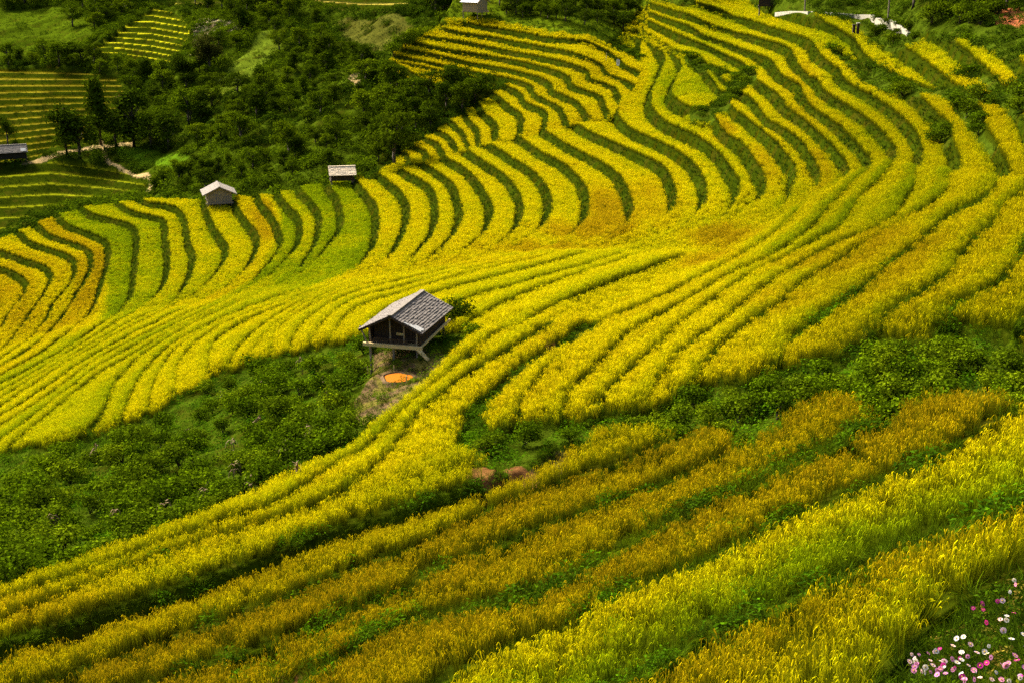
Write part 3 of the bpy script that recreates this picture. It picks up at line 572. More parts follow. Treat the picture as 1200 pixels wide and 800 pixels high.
def rice_tuft(rng, nb, npan, bw, pw, segs, base=.15):
    q = []
    for _ in range(nb): q.append(blade(rng, rng.uniform(.55, .78), rng.uniform(.0, .18), bw*rng.uniform(.7, 1.3), rng.uniform(.0, .20), segs, base, rng.uniform(0, .14), hmap=1.0))
    for _ in range(npan):        # grain heads: arching over
        az = rng.uniform(0, 2*math.pi); d = np.array([math.cos(az), math.sin(az), 0]); r0 = rng.uniform(.02, base+.02); H = rng.uniform(.52, .72)
        k_ = rng.uniform(.2, .75)
        p = [d*r0+np.array([0,0,H*.72]), d*(r0+.03*k_)+np.array([0,0,H]), d*(r0+.09*k_)+np.array([0,0,H+.03]), d*(r0+.15*k_)+np.array([0,0,H-.03*k_]), d*(r0+.18*k_)+np.array([0,0,H-.12*k_])]
        q.append(strip(p, [pw*.25, pw*.8, pw*1.2, pw*1.1, pw*.3], [.55, 1.0, 1, 1, .95], 2+rng.uniform(.4, .999), rng))
    return q
SRC = {}
M_RICEM = mat_leafy('rice_leaf_mid', True, (.020,.034,.001), .28, lf=.28)
def source(kind, me):
    c = SRC.get(kind)
    if c is None: c = SRC[kind] = bpy.data.collections.new(kind+'_sources')
    o = bpy.data.objects.new(me.name, me); c.objects.link(o)
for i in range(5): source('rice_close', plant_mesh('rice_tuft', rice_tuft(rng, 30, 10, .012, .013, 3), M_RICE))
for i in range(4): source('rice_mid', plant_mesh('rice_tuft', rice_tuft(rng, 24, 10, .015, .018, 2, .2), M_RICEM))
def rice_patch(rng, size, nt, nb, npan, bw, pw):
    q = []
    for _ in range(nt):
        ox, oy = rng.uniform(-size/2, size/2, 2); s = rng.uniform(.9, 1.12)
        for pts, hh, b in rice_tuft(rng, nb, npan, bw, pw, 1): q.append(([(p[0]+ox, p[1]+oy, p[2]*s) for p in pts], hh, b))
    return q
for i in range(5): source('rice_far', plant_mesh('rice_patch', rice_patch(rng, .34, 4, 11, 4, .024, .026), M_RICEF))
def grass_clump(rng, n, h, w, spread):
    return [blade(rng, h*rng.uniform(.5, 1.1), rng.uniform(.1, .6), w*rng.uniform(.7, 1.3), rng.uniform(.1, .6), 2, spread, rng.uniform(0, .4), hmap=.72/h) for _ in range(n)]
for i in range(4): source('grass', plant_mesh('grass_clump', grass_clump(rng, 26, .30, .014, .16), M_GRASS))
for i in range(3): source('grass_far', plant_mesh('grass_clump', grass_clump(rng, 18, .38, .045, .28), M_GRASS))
def leafy_clump(rng, n, R_, h, ls):
    q = []
    for _ in range(n):
        az = rng.uniform(0, 2*math.pi); r = R_*math.sqrt(rng.uniform()); z = h*rng.uniform(.25, 1)*(1-.5*(r/R_)**2)
        c = np.array([r*math.cos(az), r*math.sin(az), z]); a2 = az+rng.uniform(-.9, .9); tilt = rng.uniform(-.5, .6); L = ls*rng.uniform(.6, 1.3)
        d = np.array([math.cos(a2)*math.cos(tilt), math.sin(a2)*math.cos(tilt), math.sin(tilt)]); s = np.cross(d, [0,0,1.]); s /= np.linalg.norm(s)+1e-6
        s = s*math.cos(.5)+np.cross(s, d)*rng.uniform(-.6, .6)
        hv = .25+.75*z/h; b = rng.uniform()
        pts = []
        for t, w in ((0, .08), (.45, .5), (1, .04)):
            for sg in (-1, 1): pts.append(tuple(c+d*L*t+s*sg*L*w*.5-np.array([0,0,.15*L*t*t])))
        q.append((pts, [hv]*6, b))
    return q
for i in range(4): source('weed', plant_mesh('weed', leafy_clump(rng, 70, .34, .45, .10), M_WEED))
for i in range(5): source('under', plant_mesh('undergrowth', leafy_clump(rng, 170, 1.3, 1.3, .36), M_WEED))

def gn_scatter(name, kind, P, scale, tint, label, cat=None, tilt=.12, seed=1):
    """one crop or ground-cover object: points with plants instanced on them"""
    n = len(P); g_ = np.random.default_rng(seed)
    me = bpy.data.meshes.new(name); me.vertices.add(n); me.vertices.foreach_set('co', np.asarray(P, np.float32).ravel())
    rot = np.stack([g_.normal(0, tilt, n), g_.normal(0, tilt, n), g_.uniform(0, 6.2832, n)], 1).astype(np.float32)
    a = me.attributes.new('rot', 'FLOAT_VECTOR', 'POINT'); a.data.foreach_set('vector', rot.ravel())
    a = me.attributes.new('scl', 'FLOAT', 'POINT'); a.data.foreach_set('value', np.asarray(scale, np.float32))
    nsrc = len(SRC[kind].objects)
    a = me.attributes.new('pick', 'INT', 'POINT'); a.data.foreach_set('value', g_.integers(0, nsrc, n).astype(np.int32))
    set_col(me, 'tint', tint)
    o = link(bpy.data.objects.new(name, me))
    ng = bpy.data.node_groups.new(name+'_scatter', 'GeometryNodeTree')
    ng.interface.new_socket('Geometry', in_out='INPUT', socket_type='NodeSocketGeometry'); ng.interface.new_socket('Geometry', in_out='OUTPUT', socket_type='NodeSocketGeometry')
    N = ng.nodes; L = ng.links
    gi = N.new('NodeGroupInput'); go = N.new('NodeGroupOutput'); ip = N.new('GeometryNodeInstanceOnPoints'); ci = N.new('GeometryNodeCollectionInfo'); mp = N.new('GeometryNodeMeshToPoints')
    ci.inputs['Collection'].default_value = SRC[kind]; ci.inputs['Separate Children'].default_value = True; ci.inputs['Reset Children'].default_value = True
    def at(nm, ty):
        x = N.new('GeometryNodeInputNamedAttribute'); x.data_type = ty; x.inputs[0].default_value = nm; return [s for s in x.outputs if s.enabled and s.name == 'Attribute'][0]
    L.new(gi.outputs[0], mp.inputs[0]); L.new(mp.outputs[0], ip.inputs['Points']); L.new(ci.outputs[0], ip.inputs['Instance'])
    ip.inputs['Pick Instance'].default_value = True
    L.new(at('pick', 'INT'), ip.inputs['Instance Index'])
    er = N.new('FunctionNodeEulerToRotation'); L.new(at('rot', 'FLOAT_VECTOR'), er.inputs[0]); L.new(er.outputs[0], ip.inputs['Rotation'])
    L.new(at('scl', 'FLOAT'), ip.inputs['Scale']); L.new(ip.outputs[0], go.inputs[0])
    md = o.modifiers.new('scatter', 'NODES'); md.node_group = ng
    return tag(o, label, cat, kind='stuff')

# ------------------------------------------------------------------ sample points over the hill sheet
PT = np.stack([X, Y, ZT], -1)
e1 = PT[:-1,1:]-PT[:-1,:-1]; e2 = PT[1:,:-1]-PT[:-1,:-1]
AREA = np.abs(e1[...,0]*e2[...,1]-e1[...,1]*e2[...,0])
DIST = np.hypot(X, Y)[:-1,:-1]
def cellm(a): return a[:-1,:-1]
def sample(dens, seed):
    """random points with the given density per square metre of ground (array over cells)"""
    g_ = np.random.default_rng(seed); ex = np.clip(dens*AREA, 0, 40); nn = np.floor(ex+g_.uniform(size=ex.shape)).astype(int)
    j, i = np.nonzero(nn); r = nn[j, i]; j = np.repeat(j, r); i = np.repeat(i, r)
    a = g_.uniform(size=len(j)); b = g_.uniform(size=len(j))
    P = PT[j,i]*((1-a)*(1-b))[:,None]+PT[j,i+1]*(a*(1-b))[:,None]+PT[j+1,i]*((1-a)*b)[:,None]+PT[j+1,i+1]*(a*b)[:,None]
    u = UU[j,i]+a*(uc[1]-uc[0]); v = VV[j,i]+b*(VV0[1,0]-VV0[0,0])
    return P, u, v, j, i
inview = cellm((UU > -170) & (UU < 1420) & (VV < 870) & ~past)
# ------------------------------------------------------------------ ripeness of every paddy, with some strip shading mixed in
STEPS = np.array([-1, 0, 1, 2, 3.0]); HUES = np.array([(.09,.17,.002), (.28,.34,.002), (.60,.505,.002), (.47,.325,.003), (.28,.185,.004)])
def hue(mm): return np.stack([np.interp(mm, STEPS, HUES[:, c_]) for c_ in range(3)], -1)
RIPE_M = np.full(60, 1.0); RIPE_M[:40] = [1.7,1.3,1.3,1.1,1.9,.05,.35,.7,.7,.8,1.2,-.1,.5,.0,.15,1.0,1.05,1.0,1.05,1.1,1.0,1.0,1.0,1.0,.95,.85,.8,1.0,1.1,1.1,1.15,1.1,1.1,1.15,1.3,1.5,1.5,1.4][:38]+[1.2,1.2]
g0 = np.random.default_rng(3)
RIPE_F = 1.0+g0.uniform(-.1, .25, 20); RIPE_F[9:12] += .25
RIPE_G = np.array([1.0,1.05,1.1,1.6,1.65,2.3,2.15,2.25,1.15,1.8,1.5,1.5])
BLOBS = [(717,240,30,28,2.35),(690,262,50,10,2.3),(640,285,70,8,2.2),(580,305,60,7,2.0),(770,225,22,26,1.7),(310,250,16,26,2.1),(60,300,30,10,1.5),(105,335,16,40,2.0),(20,345,20,40,1.8),(75,380,40,12,1.9),
 (845,268,40,12,2.3),(830,300,40,10,2.1),(900,180,22,22,1.7),(850,145,14,14,1.9),(960,190,16,28,1.9),(940,100,20,40,1.55),(1050,285,60,18,2.2),(1000,310,70,16,2.3),(930,350,60,16,1.9),(1050,335,70,22,1.9),(1150,330,50,40,1.5),(1150,215,40,25,1.4),
 (700,100,60,30,1.15),(820,88,45,25,.35),(780,95,16,25,.3),(560,75,80,12,1.25),(140,425,50,25,.5),(240,385,40,20,.6),(330,300,22,22,.1),(345,345,60,12,.35),(390,235,16,30,.0),(200,630,200,40,1.35),(60,720,120,30,1.8),(450,620,60,20,1.5)]
def ripeness(u, v, x, y, cl, seed=0):
    k = cl['k']; fam = cl['fam']
    mm = np.where(fam == 0, RIPE_M[np.clip(k+1, 0, 59)], np.where(fam == 1, RIPE_F[np.clip(k+1, 0, 19)], RIPE_G[np.clip(k, 0, 11)]))
    top = np.clip((95-v)/40, 0, 1)*np.clip((u-760)/40, 0, 1); mm = mm*(1-top)+.72*top
    for (bu, bv, ru, rv, val) in BLOBS:
        w = np.clip(1.5-np.hypot((u-bu)/ru, (v-bv)/rv), 0, 1); mm = mm*(1-w)+val*w
    n = vnoise(x*.16, y*.16, 61)-.5; n2 = vnoise(x*.7, y*.7, 62)-.5; n3_ = vnoise(x*2.2, y*2.2, 63)-.5
    mm = mm+.45*n+.3*n2+.2*n3_
    mm = mm-1.25*np.clip((cl['f']-.15)/.6, 0, 1)*(fam == 2)*np.where((k == 6)|(k == 7)|(k == 5), .4, np.where(k <= 4, .35, 1))  # near strips greener and dimmer towards the front: shading painted into the tint
    sb_ = np.clip(cl['m']['sweepb']-cl['m']['sweep'], 0, 1)*(fam == 0)*.6; mm = mm*(1-sb_)+.9*sb_
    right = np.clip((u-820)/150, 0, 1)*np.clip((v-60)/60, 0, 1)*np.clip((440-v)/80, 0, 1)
    mm = mm-(.45+.55*right)*np.clip((cl['f']-.45)/.5, 0, 1)*(fam == 0)         # inner side of each strip greener, its dim shaded side painted in too
    return mm
foot = f > flat_end-np.where(S > 0, np.minimum(.16*gphi, .12), 0)
lipzone = (f < np.minimum(.28*gphi, .12)) & (S > 0)
ragged = .05*(vnoise(X*1.3, Y*1.3, 75)-.5)+.05*(vnoise(X*4, Y*4, 76)-.5)
grassgap_r = (f > 1-gap*(1+2.2*ragged)-ragged*1.2) & (gap > .03) & ~isoth
ricecell = cellm(~mudmask & ~isoth & ~foot & ~lipzone & ~riser & ~grassgap_r & ~ditch & (yard < .4)) & inview & (cellm(m['wedge']) < .5)
thin = cellm(np.where(vnoise(X*.45, Y*.45, 71) > .80, .45, 1.0))
bald = cellm((vnoise(X*.8, Y*.8, 72) > .86) & (c['fam'] == 2))
def rice(name, kind, d0, d1, dens, sc, label, seed, bend=.10):
    dd = np.where(ricecell & (DIST >= d0) & (DIST < d1), dens, 0.0)*np.where(bald, .25, 1)
    P, u, v, j, i = sample(dd, seed); cl = classify(u, v)
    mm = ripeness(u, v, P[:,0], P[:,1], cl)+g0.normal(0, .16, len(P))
    r2 = np.clip((u-840)/140, 0, 1)*np.clip((v-70)/60, 0, 1)*(cl['fam'] == 0); mm = mm-.3*r2
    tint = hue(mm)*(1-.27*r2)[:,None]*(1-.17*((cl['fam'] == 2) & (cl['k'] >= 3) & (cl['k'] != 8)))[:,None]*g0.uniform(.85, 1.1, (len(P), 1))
    P[:,2] -= .03
    s_ = sc*g0.uniform(.86, 1.1, len(P))*(1-.12*np.clip((vnoise(P[:,0]*.5, P[:,1]*.5, 64)-.5)*2, -1, 1))
    edge = np.clip((cl['f']-(1-cl['gap']-.16))/.16, 0, 1)*(cl['S'] < 0); s_ = s_*(1-.28*edge*g0.uniform(.3, 1, len(P)))
    print(name, kind, len(P)); return gn_scatter(name, kind, P, s_, tint, label, 'rice', bend, seed)
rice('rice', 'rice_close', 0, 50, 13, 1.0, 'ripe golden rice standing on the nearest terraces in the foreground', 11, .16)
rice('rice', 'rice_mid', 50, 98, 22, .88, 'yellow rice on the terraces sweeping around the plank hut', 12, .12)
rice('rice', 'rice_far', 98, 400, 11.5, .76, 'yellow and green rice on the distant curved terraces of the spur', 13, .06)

# ------------------------------------------------------------------ grass on banks and paths, weeds in the gaps
gd = np.random.default_rng(5)
bank = (cellm((riser | grassgap | foot) & ~ditch & ~isoth) | (~ricecell & cellm(~isoth & ~ditch & ~mudmask) & (cellm(yard) < .4) & (DIST < 70)) | (cellm((edge_ > .05) & (edge_ < .95) & ~mudmask) & (DIST < 60))) & inview
def green_tint(P, base, var=.35, yel=.3):
    n = vnoise(P[:,0]*.6, P[:,1]*.6, 81)[:,None]; n2_ = vnoise(P[:,0]*.15, P[:,1]*.15, 82)[:,None]
    t = np.array(base)*(1-var+2*var*n)*(gd.uniform(.75, 1.25, (len(P), 1))); t[:,2] = .001; t[:,0] += yel*.12*(n2_[:,0] > .55)*gd.uniform(0, 1, len(P)); return t
P, u, v, j, i = sample(np.where(bank & (DIST < 70), 42, 0), 21)
tint = green_tint(P, (.125,.195,.006)); gn_scatter('grass', 'grass', P, gd.uniform(.5, 1.1, len(P)), tint, 'fresh green grass on the paths between the near rice strips', 'grass', .3, 21); print('grass', len(P))
P, u, v, j, i = sample(np.where(bank & (DIST >= 70), 7, 0), 22)
tint = green_tint(P, (.026,.042,.001)); gn_scatter('grass', 'grass_far', P, gd.uniform(.35, .75, len(P)), tint, 'dark grass on the terrace banks of the spur', 'grass', .3, 22); print('grassfar', len(P))  # tint lowered so the banks' shade sits in the grass colour
wn = vnoise(X*.6, Y*.6, 91)
weedd = cellm(np.where(grassgap & ~ditch & (DIST_ := np.hypot(X, Y)) < 60, 0, 0)) if False else np.where(cellm(grassgap & ~ditch & (wn > .5)) & (DIST < 60) & inview, 6.0, 0.0)
weedd += np.where(cellm((c['fam'] == 2) & (wn > .84)) & (DIST < 45) & inview, 5.0, 0)
PATCH = inpoly(UU, VV, [(395,715),(430,690),(470,690),(490,715),(470,735),(410,765),(330,790),(250,800),(300,765),(350,745)]) | inpoly(UU, VV, [(745,600),(800,585),(825,590),(800,606),(770,615)]) | inpoly(UU, VV, [(530,500),(548,470),(575,455),(585,480),(565,515),(540,520)])
weedd += np.where(cellm(PATCH) & inview, 9.0, 0)
weedd += np.where(cellm((m['thick'] > .5) | (m['gully'] > .5)) & inview & (cellm(yard) < .3), np.where(DIST < 60, 3.2, 2.0), 0)
weedd[cellm(mudmask)] = 0
P, u, v, j, i = sample(weedd, 23)
tint = green_tint(P, (.055,.125,.010), .4, .1); gn_scatter('weeds', 'weed', P, gd.uniform(.5, 1.25, len(P)), tint, 'leafy weeds and ferns between the rice strips and in the thicket', 'weeds', .3, 23); print('weeds', len(P))
# meadow slope and roadside scrub above the terraces
P, u, v, j, i = sample(np.where(cellm(m['slope'] > .5) & inview, 2.2, 0), 24)
gn_scatter('grass', 'grass_far', P, gd.uniform(.5, 1.3, len(P)), green_tint(P, (.065,.105,.009)), 'rough green grass on the meadow slope below the upper hut', 'grass', .3, 24)

P, u, v, j, i = sample(np.where(cellm(m['flower'] > .5) & inview, 60, 0), 25)
gn_scatter('grass', 'grass', P, gd.uniform(.6, 1.3, len(P)), green_tint(P, (.075,.125,.005)), 'tangled dark grass under the cosmos flowers', 'grass', .4, 25)
P, u, v, j, i = sample(np.where(cellm(m['flower'] > .5) & inview, 8, 0), 26)
gn_scatter('weeds', 'weed', P, gd.uniform(.4, .8, len(P)), green_tint(P, (.045,.085,.010)), 'low weeds and dry stems among the cosmos flowers', 'weeds', .4, 26)
# ---- the valley side beyond
PB = np.stack([XB, YB, ZB], -1)
def sample_back(dens, seed):
    g_ = np.random.default_rng(seed); a1 = PB[:-1,1:]-PB[:-1,:-1]; a2 = PB[1:,:-1]-PB[:-1,:-1]; ar = np.abs(a1[...,0]*a2[...,1]-a1[...,1]*a2[...,0])
    ex = np.clip(dens*ar, 0, 30); nn = np.floor(ex+g_.uniform(size=ex.shape)).astype(int); j, i = np.nonzero(nn); r = nn[j,i]; j = np.repeat(j, r); i = np.repeat(i, r)
    a = g_.uniform(size=len(j))[:,None]; b = g_.uniform(size=len(j))[:,None]
    return PB[j,i]*(1-a)*(1-b)+PB[j,i+1]*a*(1-b)+PB[j+1,i]*(1-a)*b+PB[j+1,i+1]*a*b, UB[j,i], VB[j,i], j, i

P, u, v, j, i = sample(np.where(cellm(m['flower'] > .5) & inview, 5, 0), 29)
gn_scatter('weeds', 'weed', P, gd.uniform(.35, .7, len(P)), np.array([.24,.17,.02])*gd.uniform(.5, 1.2, (len(P), 1)), 'yellowed dry leaves among the cosmos flowers', 'weeds', .5, 29)
P, u, v, j, i = sample(np.where(cellm(yard > .35) & (np.hypot(cellm(X)-px0, cellm(Y)-py0) > 1.0) & inview, 9, 0), 27)
gn_scatter('grass', 'grass', P, gd.uniform(.4, 1.0, len(P)), green_tint(P, (.13,.14,.01)), 'sparse dry grass on the trodden ground around the pond', 'grass', .4, 27)
P, u, v, j, i = sample(np.where(cellm(yard > .35) & inview, np.where(cellm(VV) < 412, 5.0, 1.5), 0), 28)
gn_scatter('weeds', 'weed', P, gd.uniform(.5, 1.0, len(P)), green_tint(P, (.09,.14,.005)), 'weeds on the trodden ground around the pond', 'weeds', .4, 28)

# ================================================================== mesh helpers for built things
class MB:
    def __init__(s): s.v = []; s.f = []
    def box(s, c, size, rot=None, taper=1.0):
        o = len(s.v); hx, hy, hz = size[0]/2, size[1]/2, size[2]/2; Mx = rot if rot is not None else Matrix.Identity(3)
        for z, k in ((-hz, 1.0), (hz, taper)):
            for x, y in ((-hx,-hy),(hx,-hy),(hx,hy),(-hx,hy)):
                p = Mx @ Vector((x*k, y*k, z)); s.v.append((p.x+c[0], p.y+c[1], p.z+c[2]))
        s.f += [(o,o+3,o+2,o+1),(o+4,o+5,o+6,o+7),(o,o+1,o+5,o+4),(o+1,o+2,o+6,o+5),(o+2,o+3,o+7,o+6),(o+3,o,o+4,o+7)]; return s
    def bar(s, a, b, w, t=None):
        a, b = Vector(a), Vector(b); d = b-a; q = d.to_track_quat('Z', 'Y').to_matrix(); m_ = (a+b)/2; return s.box(m_, (w, t or w, d.length), q)
    def tube(s, pts, rad, n=7, cap=True):
        o = len(s.v); k = len(pts)
        for i, p in enumerate(pts):
            d = Vector(pts[min(i+1,k-1)])-Vector(pts[max(i-1,0)]); q = d.to_track_quat('Z', 'Y').to_matrix()
            for j in range(n):
                a = 2*math.pi*j/n; e = q @ Vector((math.cos(a)*rad[i], math.sin(a)*rad[i], 0)); s.v.append(tuple(Vector(p)+e))
        for i in range(k-1):
            for j in range(n): s.f.append((o+i*n+j, o+i*n+(j+1)%n, o+(i+1)*n+(j+1)%n, o+(i+1)*n+j))
        if cap: s.f.append(tuple(o+(k-1)*n+j for j in range(n))); s.f.append(tuple(o+n-1-j for j in range(n)))
        return s
    def poly(s, pts): o = len(s.v); s.v += [tuple(p) for p in pts]; s.f.append(tuple(range(o, o+len(pts)))); return s
    def build(s, name, mat, parent=None, smooth=False):
        me = bpy.data.meshes.new(name); me.from_pydata(s.v, [], s.f); me.materials.append(mat)
        if smooth: me.polygons.foreach_set('use_smooth', [True]*len(me.polygons))
        me.update(); return link(bpy.data.objects.new(name, me), parent)
def hill_at(u, v):
    """ground point of the hill sheet seen at a surveyed place"""
    i = int(np.clip(round((u-uc[0])/(uc[1]-uc[0])), 0, NC-1)); j = int(np.clip(round((VV0[0,0]-v)/(VV0[0,0]-VV0[1,0])), 0, NR-1))
    return Vector(PT[j, i])
def hill_under(x, y):
    """ground height of the sheet nearest to a plan position"""
    d = (X-x)**2+(Y-y)**2; j, i = np.unravel_index(np.argmin(d), d.shape); return float(ZT[j, i])
def back_at(u, v):
    i = int(np.clip(round((u-ub[0])/(ub[1]-ub[0])), 0, BC-1)); j = int(np.clip(round((vb[0]-v)/(vb[0]-vb[1])), 0, BR-1)); return Vector(PB[j, i])
def px_per_m(p): return FPX/(p.y*CP-p.z*SP)

# ================================================================== woody plants
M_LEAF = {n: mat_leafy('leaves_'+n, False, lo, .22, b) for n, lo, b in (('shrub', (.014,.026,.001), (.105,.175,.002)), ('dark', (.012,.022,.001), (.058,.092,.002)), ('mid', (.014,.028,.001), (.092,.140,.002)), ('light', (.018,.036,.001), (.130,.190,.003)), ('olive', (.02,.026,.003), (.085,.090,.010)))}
M_BARK = mat_simple('bark', (.075,.058,.042), 9, .4, .95, .1, (1,1,.25)); M_STEM = mat_simple('shrub_stem', (.07,.055,.03), 12, .4)
M_DRY = mat_simple('dry_stalk', (.17,.105,.04), 10, .5)
def leaf_cloud(rng, lobes, nleaf, size, flat=.0, name='foliage'):
    """leaf-sized faces scattered over and inside uneven lobes; lobes: (x,y,z,rx,ry,rz)"""
    L = np.array(lobes); vol = (L[:,3]*L[:,4])**.9; pick = rng.choice(len(L), nleaf, p=vol/vol.sum())
    d = rng.normal(size=(nleaf, 3)); d /= np.linalg.norm(d, axis=1)[:,None]; d[:,2] = np.where(d[:,2] < -.35, -d[:,2]*.6, d[:,2])
    r = rng.uniform(.55, 1.08, nleaf)**.7
    c_ = L[pick,:3]+d*L[pick,3:]*r[:,None]
    # small twigs: leaves gather in sprays
    spray = rng.integers(0, max(nleaf//7, 1), nleaf); off = rng.normal(0, size*.9, (max(nleaf//7, 1), 3)); c_ = c_+off[spray]
    nrm = d+rng.normal(0, .55, (nleaf, 3)); nrm[:,2] += .35; nrm /= np.linalg.norm(nrm, axis=1)[:,None]
    t1 = np.cross(nrm, rng.normal(size=(nleaf, 3))); t1 /= np.linalg.norm(t1, axis=1)[:,None]; t2 = np.cross(nrm, t1)
    s = size*rng.uniform(.6, 1.4, nleaf)[:,None]; w = s*.34
    q = np.stack([c_-t1*s*.5, c_+t2*w-nrm*s*.06, c_+t1*s*.5-nrm*s*.16, c_-t2*w-nrm*s*.06], 1)
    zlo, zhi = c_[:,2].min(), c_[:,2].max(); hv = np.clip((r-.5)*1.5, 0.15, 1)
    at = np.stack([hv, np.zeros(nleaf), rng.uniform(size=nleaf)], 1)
    me = mesh_np(name, q.reshape(-1, 3), np.arange(nleaf*4).reshape(-1, 4), None, False); set_col(me, 'leaf', np.repeat(at, 4, 0)); return me
def shrub_mesh(rng, n=900, leaf=.085):
    lobes = []
    for _ in range(rng.integers(5, 9)):
        a = rng.uniform(0, 6.28); r = rng.uniform(0, .42); lobes.append((r*math.cos(a), r*math.sin(a), rng.uniform(.3, .8), rng.uniform(.18, .34), rng.uniform(.18, .34), rng.uniform(.14, .3)))
    st = MB()
    for l in lobes: st.tube([(0,0,0), (l[0]*.4, l[1]*.4, l[2]*.5), (l[0], l[1], l[2])], [.022,.016,.006], 5)
    return leaf_cloud(rng, lobes, n, leaf), st
SHRUBS = []
for i in range(7):
    fm, st = shrub_mesh(rng); me_s = bpy.data.meshes.new('stems'); me_s.from_pydata(st.v, [], st.f); me_s.materials.append(M_STEM); SHRUBS.append((fm, me_s))
def shrub_variant(fm, mat):
    me = fm.copy(); me.materials.clear(); me.materials.append(mat); return me
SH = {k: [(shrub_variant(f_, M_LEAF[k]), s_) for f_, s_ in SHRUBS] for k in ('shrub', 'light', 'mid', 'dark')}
gs = np.random.default_rng(17)
def put_shrub(p, w, h, kind, label, group):
    fm, sm = SH[kind][gs.integers(0, 7)]; r = empty('shrub', p, gs.uniform(0, 6.28)); r.scale = (w, w, h)
    link(bpy.data.objects.new('foliage', fm), r); link(bpy.data.objects.new('stems', sm), r); return tag(r, label, 'shrub', group)
def tree_mesh(rng, shape, n, leaf):
    """unit tree one metre high"""
    lobes = []; tk = MB(); br = []
    if shape == 'slim':
        for z in np.linspace(.30, .95, 9): a = rng.uniform(0, 6.28); k = .12*(1-abs(z-.55)*1.1); lobes.append((.05*math.cos(a), .05*math.sin(a), z, k+.02, k+.02, .07))
        tk.tube([(0,0,0),(.01,.0,.4),(0,.01,.95)], [.022,.017,.004], 7)
    elif shape == 'round':
        for _ in range(16):
            a = rng.uniform(0, 6.28); z = rng.uniform(.32, .9); r = .25*math.sqrt(max(.05, 1-((z-.58)/.42)**2))*rng.uniform(.4, 1); k = rng.uniform(.08, .15); lobes.append((r*math.cos(a), r*math.sin(a), z, k, k, k*.8))
        tk.tube([(0,0,0),(.01,-.01,.25),(0,.01,.55),(.01,0,.8)], [.034,.026,.017,.005], 8)
    elif shape == 'tall':
        for _ in range(20):
            a = rng.uniform(0, 6.28); z = rng.uniform(.22, .95); r = .17*math.sqrt(max(.05, 1-((z-.52)/.5)**2))*rng.uniform(.3, 1.15); k = rng.uniform(.06, .12); lobes.append((r*math.cos(a), r*math.sin(a), z, k, k, k*.9))
        tk.tube([(0,0,0),(.012,-.01,.3),(-.005,.01,.6),(.0,0,.9)], [.028,.022,.014,.004], 8)
    else:   # spreading
        for _ in range(18):
            a = rng.uniform(0, 6.28); z = rng.uniform(.38, .92); r = .40*math.sqrt(max(.05, 1-((z-.6)/.38)**2))*rng.uniform(.3, 1); k = rng.uniform(.09, .17); lobes.append((r*math.cos(a), r*math.sin(a), z, k, k, k*.7))
        tk.tube([(0,0,0),(.015,-.01,.2),(0,.02,.45),(.02,0,.7)], [.040,.030,.02,.006], 8)
    for l in lobes[::2]: tk.tube([(0,0,l[2]*.6), (l[0]*.5, l[1]*.5, l[2]*.82), (l[0], l[1], l[2])], [.012,.008,.003], 5)
    return leaf_cloud(rng, lobes, n, leaf, name='crown'), tk
TREES = {}
for shp in ('slim', 'round', 'tall', 'spread'):
    TREES[shp] = []
    for i in range(3):
        cm, tk = tree_mesh(rng, shp, 2400, .048); tm = bpy.data.meshes.new('trunk'); tm.from_pydata(tk.v, [], tk.f); tm.materials.append(M_BARK); tm.polygons.foreach_set('use_smooth', [True]*len(tm.polygons)); TREES[shp].append((cm, tm))
TV = {}
def put_tree(p, h, shp, kind, label, group=None, wide=1.0):
    i = int(gs.integers(0, 3)); key = (shp, i, kind)
    if key not in TV:
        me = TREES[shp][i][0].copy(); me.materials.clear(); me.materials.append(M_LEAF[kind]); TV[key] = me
    r = empty('tree', p-Vector((0,0,.15)), gs.uniform(0, 6.28)); r.scale = (h*wide, h*wide, h)
    link(bpy.data.objects.new('crown', TV[key]), r); link(bpy.data.objects.new('trunk', TREES[shp][i][1]), r); return tag(r, label, 'tree', group)

def rand_in(poly, n, seed, mind=8.0, ex=None):
    g_ = np.random.default_rng(seed); p = np.array(poly, float); lo, hi = p.min(0), p.max(0); o = []; tries = 0
    while len(o) < n and tries < 30000:
        tries += 1; q = g_.uniform(lo, hi)
        if not inpoly(np.array([q[0]]), np.array([q[1]]), poly)[0]: continue
        if any((q[0]-a)**2+((q[1]-b)*1.6)**2 < mind**2 for a, b in o): continue
        if ex and ex(q[0], q[1]): continue
        o.append(tuple(q))
    return o
# ---- the thicket below the big hut
for (u, v) in rand_in([(-70,570),(0,545),(33,528),(57,528),(97,520),(137,505),(173,495),(207,470),(240,445),(290,430),(340,424),(400,408),(430,402),(440,432),(412,470),(443,490),(403,522),(333,545),(277,574),(213,606),(140,630),(67,658),(0,682),(-70,700)], 150, 41, 15, lambda u, v: YARD(np.array([u]), np.array([v]))[0] > .3):
    p = hill_at(u, v); s_ = gs.uniform(.75, 1.3); k = gs.choice(['shrub','light','light','shrub'])
    put_shrub(p, 1.45*s_, 1.15*s_*gs.uniform(.8, 1.2), k, 'leafy green shrub in the thicket on the slope left of the big plank hut', 'shrubs of the left thicket')
